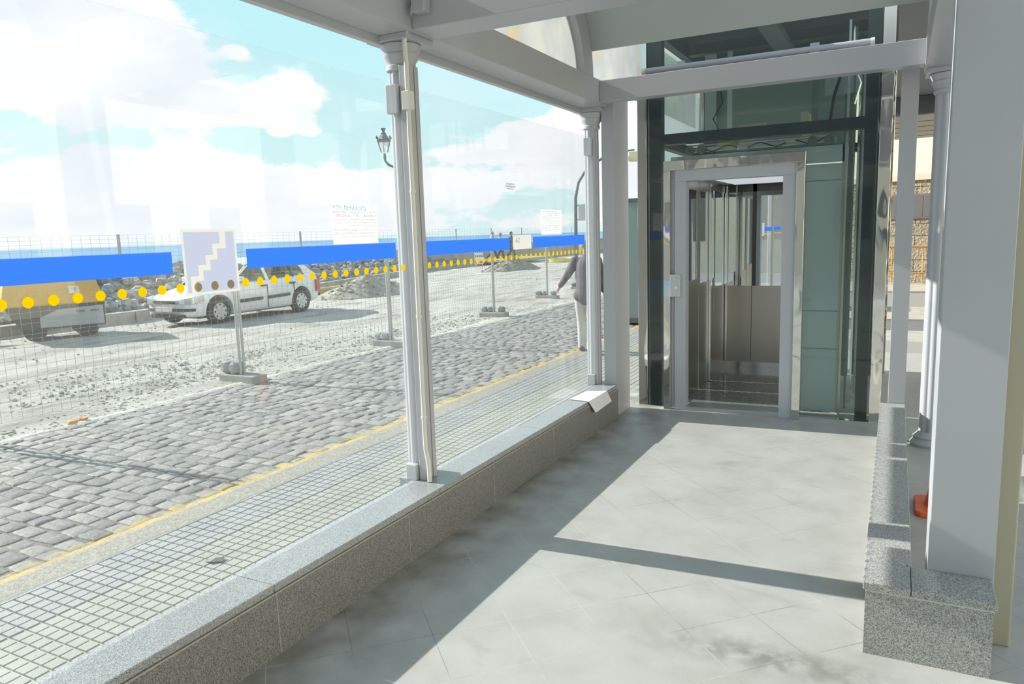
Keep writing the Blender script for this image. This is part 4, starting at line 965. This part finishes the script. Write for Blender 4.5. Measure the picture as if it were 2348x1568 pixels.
    for sd in (1, -1):
        strut(sd, (-.93, .90, .765), (-.27, 1.27, .61), .055)
        strut(sd, (.20, .90, .782), (.16, 1.34, .60), .045, 'window_pillar')
        strut(sd, (1.08, .90, .782), (1.02, 1.34, .60), .018, 'window_pillar', dk_)
        # the broad rear quarter
        mb = MB(); t_ = .02
        q = [(1.50, .90, .785), (1.95, .93, .74), (1.60, 1.20, .635), (1.30, 1.33, .60), (1.20, 1.33, .60), (1.42, 1.16, .67)]
        mb.add([Pw(l, sd*w_, z) for l, z, w_ in q]+[Pw(l, sd*(w_+t_), z) for l, z, w_ in q], [tuple(range(6))[::-1], tuple(range(6, 12))]+[(i, (i+1) % 6, 6+(i+1) % 6, 6+i) for i in range(6)])
        build(mb, 'rear_quarter', paint, o)
        build(MB().loft([[Pw(l, sd*.862, z), Pw(l, sd*.875, z), Pw(l, sd*.875, z+.075), Pw(l, sd*.862, z+.075)] for l, z in ((-.75, .44), (-.05, .455))]), 'door_moulding', dk_, o)
        build(MB().loft([[Pw(l, sd*.862, z), Pw(l, sd*.875, z), Pw(l, sd*.875, z+.075), Pw(l, sd*.862, z+.075)] for l, z in ((.10, .455), (.85, .475))]), 'door_moulding', dk_, o)
        for l in (.02, .98): build(MB().loft([[Pw(l-.1, sd*.83, .76), Pw(l-.1, sd*.868, .765), Pw(l-.1, sd*.868, .80), Pw(l-.1, sd*.83, .80)], [Pw(l+.08, sd*.83, .76), Pw(l+.08, sd*.868, .765), Pw(l+.08, sd*.868, .80), Pw(l+.08, sd*.83, .80)]]), 'door_handle', dk_, o)
        for l in (-.88, .13, 1.02):
            build(MB().loft([[Pw(l-.006, sd*.84, z), Pw(l+.006, sd*.84, z), Pw(l+.006, sd*.8555, z), Pw(l-.006, sd*.8555, z)] for z in (.25, .80)]), 'door_gap', dk_, o)
        build(MB().loft([[Pw(-.82, sd*w_, .93), Pw(-.66, sd*w_, .93), Pw(-.66, sd*w_, 1.04), Pw(-.82, sd*w_, 1.04)] for w_ in (.80, .97)]), 'wing_mirror', paint, o, bevel=.02)
    # face: lamps, grille, bumper strip, plate
    lens = mat('headlamp_lens', (.55, .58, .6), .08, .5)
    for sd in (1, -1):
        build(MB().loft([[Pw(l, sd*w_, z) for l, z in ((-2.00+d_, z0), (-1.80+d_, z0+.01), (-1.82+d_, z1), (-1.99+d_, z1-.03))] for w_, z0, z1, d_ in ((.38, .54, .63, -.10), (.58, .52, .665, -.07), (.735, .52, .69, .03), (.79, .55, .69, .13))]), 'headlamp', lens, o, smooth=True)
        build(MB().loft([[Pw(2.02, sd*w_, z) for z in (.50, .80)]+[Pw(1.84, sd*(w_+.06), z) for z in (.80, .50)] for w_ in (.70, .80)]), 'tail_lamp', mat('tail_red', (.45, .04, .03), .3), o)
        build(MB().cyl(Pw(-.93, sd*.84, .68), Pw(-.93, sd*.865, .68), .028, n=12), 'indicator', mat('indicator_amber', (.6, .25, .05), .4), o)
    def face(l0, w0, z0, z1, nm, m_, n=8, off=.035):
        rr_ = []
        for i in range(n+1):
            w_ = -w0+2*w0*i/n; f = abs(w_)/.8; l = l0+.20*f**3
            rr_.append([Pw(l-off, w_, z0), Pw(l+.05, w_, z0), Pw(l+.05, w_, z1), Pw(l-off, w_, z1)])
        build(MB().loft(rr_), nm, m_, o, smooth=True)
    face(-2.055, .36, .53, .59, 'grille', dk_); face(-2.09, .74, .36, .42, 'bumper_strip', dk_); face(-2.065, .55, .21, .29, 'air_intake', dk_)
    face(-2.105, .26, .36, .46, 'licence_plate', mat('plate_white', (.75, .75, .72), .5), 2)
    build(MB().loft([[Pw(2.05, w_, z) for z in (.36, .44)]+[Pw(2.115, w_, z) for z in (.44, .36)] for w_ in (-.7, .7)]), 'rear_bumper_strip', dk_, o)
    hub = mat('hubcap_silver', (.62, .63, .62), .3, .3)
    first = None
    for l in (-1.30, 1.29):
        for sd in (1, -1):
            if first is None or sd == -1 or True:
                wh = bpy.data.objects.new('wheel', None); C.objects.link(wh); wh.parent = o
                wh.location = Vector(Pw(l, sd*.74, .30))-B
                tire = [(.0, -.09), (.20, -.09), (.285, -.085), (.30, -.05), (.302, 0), (.30, .05), (.285, .085), (.21, .092), (.205, .07), (.0, .07)]
                mb = MB(); n = 40; vs = [(sd*a*S, r_*S*math.cos(2*math.pi*i/n), r_*S*math.sin(2*math.pi*i/n)) for r_, a in tire for i in range(n)]
                fs = [(k*n+i, k*n+(i+1) % n, (k+1)*n+(i+1) % n, (k+1)*n+i) for k in range(len(tire)-1) for i in range(n)]
                mb.add(vs, fs); build(mb, 'tyre', rubber, wh, world=False, smooth=True)
                mb = MB(); mb.cyl((sd*.073*S, 0, 0), (sd*.086*S, 0, 0), .195*S, .185*S, n=40)
                mb.cyl((sd*.086*S, 0, 0), (sd*.098*S, 0, 0), .07*S, .06*S, n=24)
                hc = build(mb, 'hubcap', hub, wh, world=False, smooth=True)
                mb = MB()
                for q in range(8):
                    t = 2*math.pi*q/8; cy_, cz_ = .150*S*math.cos(t), .150*S*math.sin(t)
                    mb.cyl((sd*.083*S, cy_, cz_), (sd*.0885*S, cy_, cz_), .024*S, n=10)
                build(mb, 'hubcap_slots', dk_, wh, world=False)
    o.rotation_euler = (0, 0, R(0))
    return o
car = make_car()

# ================================================================= COMPRESSOR
cm = thing('compressor', 'towed compressor with a yellow hood and dark grey body at the left', 'compressor', (-15.9, 9.35, -.345))
ym = mat('ochre_hood', (.62, .34, .035), .5, var=.06, vscale=2); dg_ = mat('dark_grey_body', (.045, .055, .055), .5, var=.1, vscale=2); lg = mat('reflection_grey', (.36, .38, .39), .5)
Yc0, Yc1 = 8.46, 10.32
hood = [[(-15.50, Yc0, .39), (-15.50, Yc1, .39), (-16.9, Yc1, .39), (-16.9, Yc0, .39)], [(-15.48, Yc0-.02, .42), (-15.48, Yc1+.02, .42), (-16.92, Yc1+.02, .42), (-16.92, Yc0-.02, .42)],
        [(-15.50, Yc0, .43), (-15.50, Yc1, .43), (-16.9, Yc1, .43), (-16.9, Yc0, .43)], [(-15.62, Yc0+.09, .90), (-15.62, Yc1-.12, .90), (-16.8, Yc1-.12, .90), (-16.8, Yc0+.09, .90)],
        [(-15.78, Yc0+.22, .97), (-15.78, Yc1-.25, .97), (-16.6, Yc1-.25, .97), (-16.6, Yc0+.22, .97)]]
build(MB().loft(hood), 'hood', ym, cm, bevel=.01)
body_ = [[(-15.55, Yc0+.30, -.10), (-15.55, Yc1-.02, -.10), (-16.85, Yc1-.02, -.10), (-16.85, Yc0+.30, -.10)], [(-15.51, Yc0+.04, .39), (-15.51, Yc1, .39), (-16.88, Yc1, .39), (-16.88, Yc0+.04, .39)]]
build(MB().loft(body_), 'body', dg_, cm, bevel=.01)
build(MB().add([(-15.535, 9.1, -.06), (-15.535, 10.27, -.06), (-15.50, 10.27, .34), (-15.50, 9.45, .30), (-15.52, 9.1, .15)], [(0, 1, 2, 3, 4)]), 'grey_reflection', lg, cm)  # light grey shape standing in for a reflection over the dark body
cm.children[-1].modifiers.new('t', 'SOLIDIFY').thickness = .012
for y in (9.85, 10.12): build(MB().box(-15.505, y-.09, .22, -15.485, y+.07, .25), 'vent_slot', dk, cm)
build(MB().add([(x, y, z) for x in (-15.60, -15.530) for y, z in ((9.68, .61), (9.88, .61), (9.86, .77), (9.66, .77))], [(0, 1, 2, 3), (4, 5, 6, 7), (0, 1, 5, 4), (1, 2, 6, 5), (2, 3, 7, 6), (3, 0, 4, 7)]), 'sticker', paper_w, cm)
text('3', .10, Matrix(((0, 0, 1, -15.527), (1, 0, 0, 9.78), (0, 1, 0, .70), (0, 0, 0, 1))), cm, dark_ink, 'sticker_number')
for x in (-15.65, -16.75):
    for y in (9.0,9.95): build(MB().cyl((x-.08, y, -.13), (x+.08, y, -.13), .21, n=32), 'wheel', rubber, cm, smooth=True)
build(MB().box(-16.0, 7.3, -.08, -15.9, 8.8, 0).cyl((-15.95, 7.75, -.345), (-15.95, 7.75, .0), .035, n=12), 'drawbar', mat('bar_brown', (.2, .17, .14), .7), cm)
cm.rotation_euler = (0, 0, R(-26))
build(MB().tube([(-15.7, 8.0, .0), (-15.7, 8.0, .12), (-15.7, 8.2, .2), (-15.7, 8.5, .21)], .018, 8), 'hand_rail', alu, cm)

# ================================================================= STREET LAMPS
iron = mat('lamp_iron', (.10, .13, .14), .5, .3)
lp = thing('street_lantern', 'ornate wall-style lantern on a curled iron arm, beside the near column', 'street lamp', (-19.6, 27.7, -.345))
ax, ay = -19.45, 28.05
build(MB().lathe([(.16, -.34), (.16, .1), (.09, .3), (.06, 3), (.05, 5.6)], (ax, ay), 16), 'pole', iron, lp, smooth=True)
Lx, Ly = -20.38, 27.36
arm = [(ax, ay, 4.65), (ax-.3, ay-.15, 4.60), (ax-.55, ay-.33, 4.62), (Lx+.12, Ly+.1, 4.78), (Lx+.02, Ly, 4.95), (Lx, Ly, 5.12), (Lx, Ly, 5.28)]
build(MB().tube(arm, .04, 8, rads=[.055, .05, .05, .06, .05, .07, .05]), 'arm', iron, lp, smooth=True)
build(MB().tube([(ax-.25+.16*math.cos(t*.5)*(1-t*.06), ay-.12, 4.84+.16*math.sin(t*.5)*(1-t*.06)) for t in range(15)], .022, 6), 'scroll', iron, lp, smooth=True)
build(MB().lathe([(.10, 5.28), (.16, 5.32), (.30, 5.80), (.28, 5.80)], (Lx, Ly), 6), 'lantern_glass', lamp_glass, lp)
mb = MB()
for k in range(6):
    t = 2*math.pi*k/6; mb.tube([(Lx+.16*math.cos(t), Ly+.16*math.sin(t), 5.32), (Lx+.30*math.cos(t), Ly+.30*math.sin(t), 5.80), (Lx+.34*math.cos(t), Ly+.34*math.sin(t), 5.92)], .016, 5)
    mb.lathe([(.03, 5.90), (.045, 5.96), (.01, 6.04)], (Lx+.34*math.cos(t), Ly+.34*math.sin(t)), 6)
build(mb, 'lantern_frame', iron, lp)
build(MB().lathe([(.33, 5.80), (.30, 5.86), (.20, 6.02), (.13, 6.10), (.11, 6.12), (.14, 6.15), (.05, 6.20), (.09, 6.28), (.12, 6.36), (.03, 6.34)], (Lx, Ly), 6), 'lantern_roof', iron, lp)
gn = mat('green_grey_pole', (.11, .15, .16), .5)
pl = thing('curved_street_pole', 'dark curved street lamp pole with a signal box beside the far column', 'street lamp', (-11.45, 27.8, -.345))
bx, by = -11.47, 27.82
pts = [(bx, by, -.345), (bx, by, 2.0), (bx+.01, by, 2.9), (bx+.12, by+.05, 3.5), (bx+.45, by+.18, 4.05), (bx+1.05, by+.42, 4.42), (bx+1.9, by+.72, 4.62), (bx+2.2, by+.82, 4.66)]
build(MB().tube(pts, .07, 12, rads=[.075, .07, .065, .06, .055, .05, .05, .05]), 'pole', gn, pl, smooth=True)
build(MB().box(bx+2.0, by+.62, 4.22, bx+2.42, by+.95, 4.62), 'lamp_head', mat('lamp_head_cream', (.6, .55, .38), .5), pl, bevel=.04)
build(MB().box(bx+.14, by-.08, 2.0, bx+.42, by+.12, 2.65), 'signal_box', mat('signal_box_grey', (.45, .47, .42), .5), pl, bevel=.02)
build(MB().box(bx, by-.02, 2.58, bx+.2, by+.02, 2.62).box(bx, by-.02, 2.02, bx+.2, by+.02, 2.06), 'bracket', gn, pl)
gb = thing('glass_kiosk', 'green glazed street kiosk with a dark top edge left of the lift', 'kiosk', (-4.5, 14.6, -.3))
gk = mat('green_glazing', (.22, .28, .27), .2)
build(MB().box(-4.9, 14.3, -.3, -3.9, 15.1, 2.12), 'glazing', gk, gb)
build(MB().box(-4.94, 14.26, 2.12, -3.86, 15.14, 2.18), 'top_frame', dk, gb); build(MB().box(-4.94, 14.26, -.3, -3.86, 15.14, -.2), 'plinth', dk, gb)
# small litter
rag = tag(build(MB().rock((-7.93, 4.74, -.325), .04, .07, .03, random.Random(5), .5, 2).rock((-7.93, 4.86, -.32), .04, .05, .03, random.Random(6), .5, 2), 'orange_rag', mat('rag_orange', (.65, .30, .06), .8), smooth=True), 'crumpled orange rag lying at the edge of the cobbles', 'rag')
lfm = mat('grey_leaf', (.22, .21, .18), .8)
tag(build(MB().add([(-3.56, 2.80, -.29), (-3.50, 2.79, -.283), (-3.45, 2.84, -.292), (-3.47, 2.88, -.285), (-3.53, 2.86, -.293), (-3.50, 2.835, -.275)], [(0, 1, 5), (1, 2, 5), (2, 3, 5), (3, 4, 5), (4, 0, 5)]), 'dry_leaf', lfm), 'small dry leaf lying on the barred paving', 'leaf')

# ================================================================= PEOPLE
def capsule_mesh(segs, vox, name, m_, parent, smooth=True):
    mb = MB()
    for p0, p1, ra, rb in segs:
        p0, p1 = Vector(p0), Vector(p1); d = (p1-p0); L_ = d.length; d.normalize(); a = d.orthogonal().normalized(); b = d.cross(a); n = 14
        ring = []
        for k in range(5):
            t = -math.pi/2+math.pi/2*k/4; ring.append((p0+d*ra*math.sin(t), max(ra*math.cos(t), ra*.02)))
        for k in range(5):
            t = math.pi/2*k/4; ring.append((p1+d*rb*math.sin(t), max(rb*math.cos(t), rb*.02)))
        mb.loft([[p+a*r*math.cos(2*math.pi*i/n)+b*r*math.sin(2*math.pi*i/n) for i in range(n)] for p, r in ring])
    o = build(mb, name, m_, parent)
    md = o.modifiers.new('r', 'REMESH'); md.mode = 'VOXEL'; md.voxel_size = vox
    ms = o.modifiers.new('sm', 'SMOOTH'); ms.iterations = 4; ms.factor = .6
    baked(o)
    if len(o.data.materials) == 0: o.data.materials.append(m_)
    if smooth: o.data.polygons.foreach_set('use_smooth', [True]*len(o.data.polygons))
    return o
def hand(wr, d, side, curl, s=1.0):
    """palm and five fingers of different length; d: pointing direction, side: thumb side"""
    d = d.normalized(); side = (side-d*side.dot(d)).normalized(); nrm = d.cross(side); out = []
    pe = wr+d*.085*s; out.append((wr, pe, .024*s, .022*s)); out.append((wr+side*.018*s, pe+side*.022*s, .018*s, .015*s)); out.append((wr-side*.018*s, pe-side*.022*s, .018*s, .014*s))
    for k, (off, L_) in enumerate(((.030, .068), (.010, .078), (-.011, .072), (-.031, .055))):
        b = pe+side*off*s; m1 = b+(d*math.cos(curl)+nrm*math.sin(curl))*L_*.5*s; m2 = m1+(d*math.cos(curl*2.2)+nrm*math.sin(curl*2.2))*L_*.5*s
        out += [(b, m1, .0095*s, .0085*s), (m1, m2, .0085*s, .0075*s)]
    t0 = wr+side*.026*s+d*.02*s; t1 = t0+(side*.8+d*.7)*.035*s; t2 = t1+(side*.25+d+nrm*.3)*.032*s
    out += [(t0, t1, .0125*s, .0105*s), (t1, t2, .0105*s, .009*s)]
    return out
skin = mat('skin', (.50, .31, .22), .55)
def person(label, loc, yaw, H, top_m, leg_m, hair_m, pose, name='person', bald=False, long_hair=False, jacket_loose=1.0, vox=.011, shirt_part='jacket'):
    """pose: hip, knee, ankle and shoulder, elbow, wrist points in metres for a height of 1.75; x right, y forward"""
    o = thing(name, label, 'person', loc); k = H/1.75; cy_, sy_ = math.cos(yaw), math.sin(yaw)
    def W(p): return Vector((loc[0]+(p[0]*cy_-p[1]*sy_)*k, loc[1]+(p[0]*sy_+p[1]*cy_)*k, loc[2]+p[2]*k))
    ln = pose.get('lean', .04); hipz = .93; sh = 1.44; neck = (0, ln*.9, 1.50); head = (pose.get('hx', 0), ln+.03, 1.64)
    body = []
    def seg(a, b, ra, rb, L_=body): L_.append((W(a), W(b), ra*k, rb*k))
    seg((0, 0, hipz), (0, ln*.5, 1.18), .12, .115); seg((-.07, 0, hipz), (.07, 0, hipz), .10, .10); seg((0, ln*.5, 1.18), (0, ln, 1.36), .12, .125); seg((-.13, ln, 1.40), (.13, ln, 1.40), .07, .07)
    seg((0, ln, 1.42), head, .055, .05)
    hx, hy, hz = head
    seg((hx, hy-.015, hz+.02), (hx, hy+.02, hz-.02), .088, .078); seg((hx, hy+.03, hz-.06), (hx, hy+.05, hz-.075), .055, .04)   # skull, jaw
    seg((hx, hy+.088, hz+.0), (hx, hy+.112, hz-.025), .012, .016)   # nose
    for s in (-1, 1): seg((hx+s*.082, hy, hz-.02), (hx+s*.088, hy-.01, hz+.012), .014, .016)       # ears
    for s, kk in ((-1, 'L'), (1, 'R')):
        kn, an = pose['knee'+kk], pose['ankle'+kk]; el, wr = pose['elbow'+kk], pose['wrist'+kk]
        seg((s*.09, 0, hipz-.02), kn, .088, .06); seg(kn, an, .056, .038); toe = (an[0], an[1]+.17, max(.035, an[2]-.05)); seg((an[0], an[1]-.03, an[2]-.035), toe, .036, .03)
        seg((s*.175, ln, sh-.02), el, .052, .042); seg(el, wr, .040, .028)
        w3, e3 = W(wr), W(el); d = w3-e3; side = Vector((0, 0, 1)) if abs(d.normalized().z) < .8 else (W((0, 1, 0))-W((0, 0, 0)))
        body += hand(w3, d, side, .45, k)
    b = capsule_mesh(body, vox, 'body', skin, o)
    jac = []
    def sj(a, b_, ra, rb): jac.append((W(a), W(b_), ra*k, rb*k))
    q = jacket_loose
    sj((0, 0, .90), (0, ln*.5, 1.18), .142*q, .135*q); sj((-.07, 0, .90), (.07, 0, .90), .125, .125); sj((0, ln*.5, 1.18), (0, ln, 1.34), .14*q, .145*q); sj((-.14, ln, 1.40), (.14, ln, 1.40), .085, .085); sj((0, ln, 1.42), (0, ln+.005, 1.485), .075, .066)
    for s, kk in ((-1, 'L'), (1, 'R')):
        el, wr = Vector(pose['elbow'+kk]), Vector(pose['wrist'+kk]); w2 = wr-(wr-el)*.1
        sj((s*.17, ln, sh-.02), el, .072*q, .060); sj(el, w2, .058, .045)
    capsule_mesh(jac, vox*1.1, shirt_part, top_m, o)
    tr = []
    def st_(a, b_, ra, rb): tr.append((W(a), W(b_), ra*k, rb*k))
    st_((-.07, 0, .91), (.07, 0, .91), .118, .118)
    for s, kk in ((-1, 'L'), (1, 'R')):
        kn, an = pose['knee'+kk], Vector(pose['ankle'+kk]); st_((s*.085, 0, .90), kn, .105, .078); st_(kn, an+Vector((0, 0, -.01)), .075, .062)
    capsule_mesh(tr, vox*1.1, 'trousers', leg_m, o)
    sh_m = mat('shoe_dark', (.06, .055, .05), .6)
    for s, kk in ((-1, 'L'), (1, 'R')):
        an = pose['ankle'+kk]; capsule_mesh([(W((an[0], an[1]-.045, an[2]-.04)), W((an[0], an[1]+.16, max(.04, an[2]-.055))), .046*k, .038*k)], vox, 'shoe', sh_m, o)
    hm = []
    if not bald:
        hm.append((W((hx, hy-.035, hz+.035)), W((hx, hy+.005, hz+.05)), .088*k, .078*k))
        if long_hair: hm += [(W((hx, hy-.05, hz)), W((hx, hy-.06, hz-.17)), .08*k, .06*k), (W((hx-.05, hy-.01, hz+.01)), W((hx-.06, hy-.02, hz-.16)), .045*k, .035*k), (W((hx+.05, hy-.01, hz+.01)), W((hx+.06, hy-.02, hz-.16)), .045*k, .035*k)]
        else: hm.append((W((hx, hy-.045, hz-.0)), W((hx, hy-.05, hz-.05)), .07*k, .055*k))
        capsule_mesh(hm, vox, 'hair', hair_m, o)
    em = mat('eye_dark', (.03, .025, .02), .3); lm_ = mat('lip', (.40, .17, .14), .5)
    for s in (-1, 1): build(MB().lathe([(.001, -.009), (.007, -.006), (.0095, 0), (.007, .006), (.001, .009)], (0, 0), 10), 'eye', em, o, world=False).location = W((hx+s*.031, hy+.086, hz+.012))-Vector(loc)
    capsule_mesh([(W((hx-.022, hy+.082, hz-.058)), W((hx+.022, hy+.082, hz-.058)), .007*k, .007*k)], .005, 'mouth', lm_, o)
    return o
walk = dict(lean=.05, kneeL=(-.09, .20, .50), ankleL=(-.09, .30, .085), kneeR=(.09, .02, .48), ankleR=(.09, -.26, .12), elbowL=(-.24, -.08, 1.14), wristL=(-.24, .06, .90), elbowR=(.24, .10, 1.14), wristR=(.22, .32, 1.02))
walk2 = dict(lean=.05, kneeL=(-.09, .04, .48), ankleL=(-.09, -.22, .11), kneeR=(.09, .18, .50), ankleR=(.09, .26, .085), elbowL=(-.25, .06, 1.14), wristL=(-.20, .28, 1.04), elbowR=(.25, -.06, 1.14), wristR=(.24, .04, .89))
nearp = dict(lean=.06, hx=.0, kneeL=(-.10, .16, .50), ankleL=(-.11, .20, .085), kneeR=(.09, .0, .49), ankleR=(.10, -.20, .10), elbowL=(-.30, .06, 1.20), wristL=(-.44, .16, 1.03), elbowR=(.26, -.06, 1.14), wristR=(.26, .12, .95))
dj = mat('plum_grey_jacket', (.10, .085, .10), .8, var=.2, vscale=6); lt = mat('pale_trousers', (.55, .54, .50), .8, var=.06, vscale=6)
person('man in a dark plum jacket and pale trousers walking away behind the far column', (-4.20, 10.54, -.30), R(12), 1.74, dj, lt, mat('short_grey_hair', (.25, .22, .2), .8), nearp, jacket_loose=1.12, vox=.009)
jeans = mat('dark_jeans', (.04, .055, .09), .8)
struct(build(MB().box(-25.19, 40.6, -.15, -21.2, 47, -.02), 'promenade_step', pav))
person('distant walker in a grey and white top, leftmost of the three on the promenade', (-23.75, 43.0, -.02), R(-62), 1.80, mat('grey_white_top', (.45, .46, .48), .8, var=.3, vscale=3), jeans, skin, walk, bald=True, vox=.016, shirt_part='top')
person('distant walker with long blond hair, middle of the three on the promenade', (-23.25, 43.2, -.02), R(-62), 1.68, mat('pale_top', (.62, .58, .52), .8), jeans, mat('blond_hair', (.38, .28, .16), .7), walk2, long_hair=True, vox=.016, shirt_part='top')
person('distant walker in dark clothes behind the number sheet', (-22.55, 43.4, -.02), R(-62), 1.72, mat('charcoal_top', (.07, .07, .08), .8), jeans, mat('dark_hair', (.05, .04, .03), .7), walk, vox=.016, shirt_part='top')
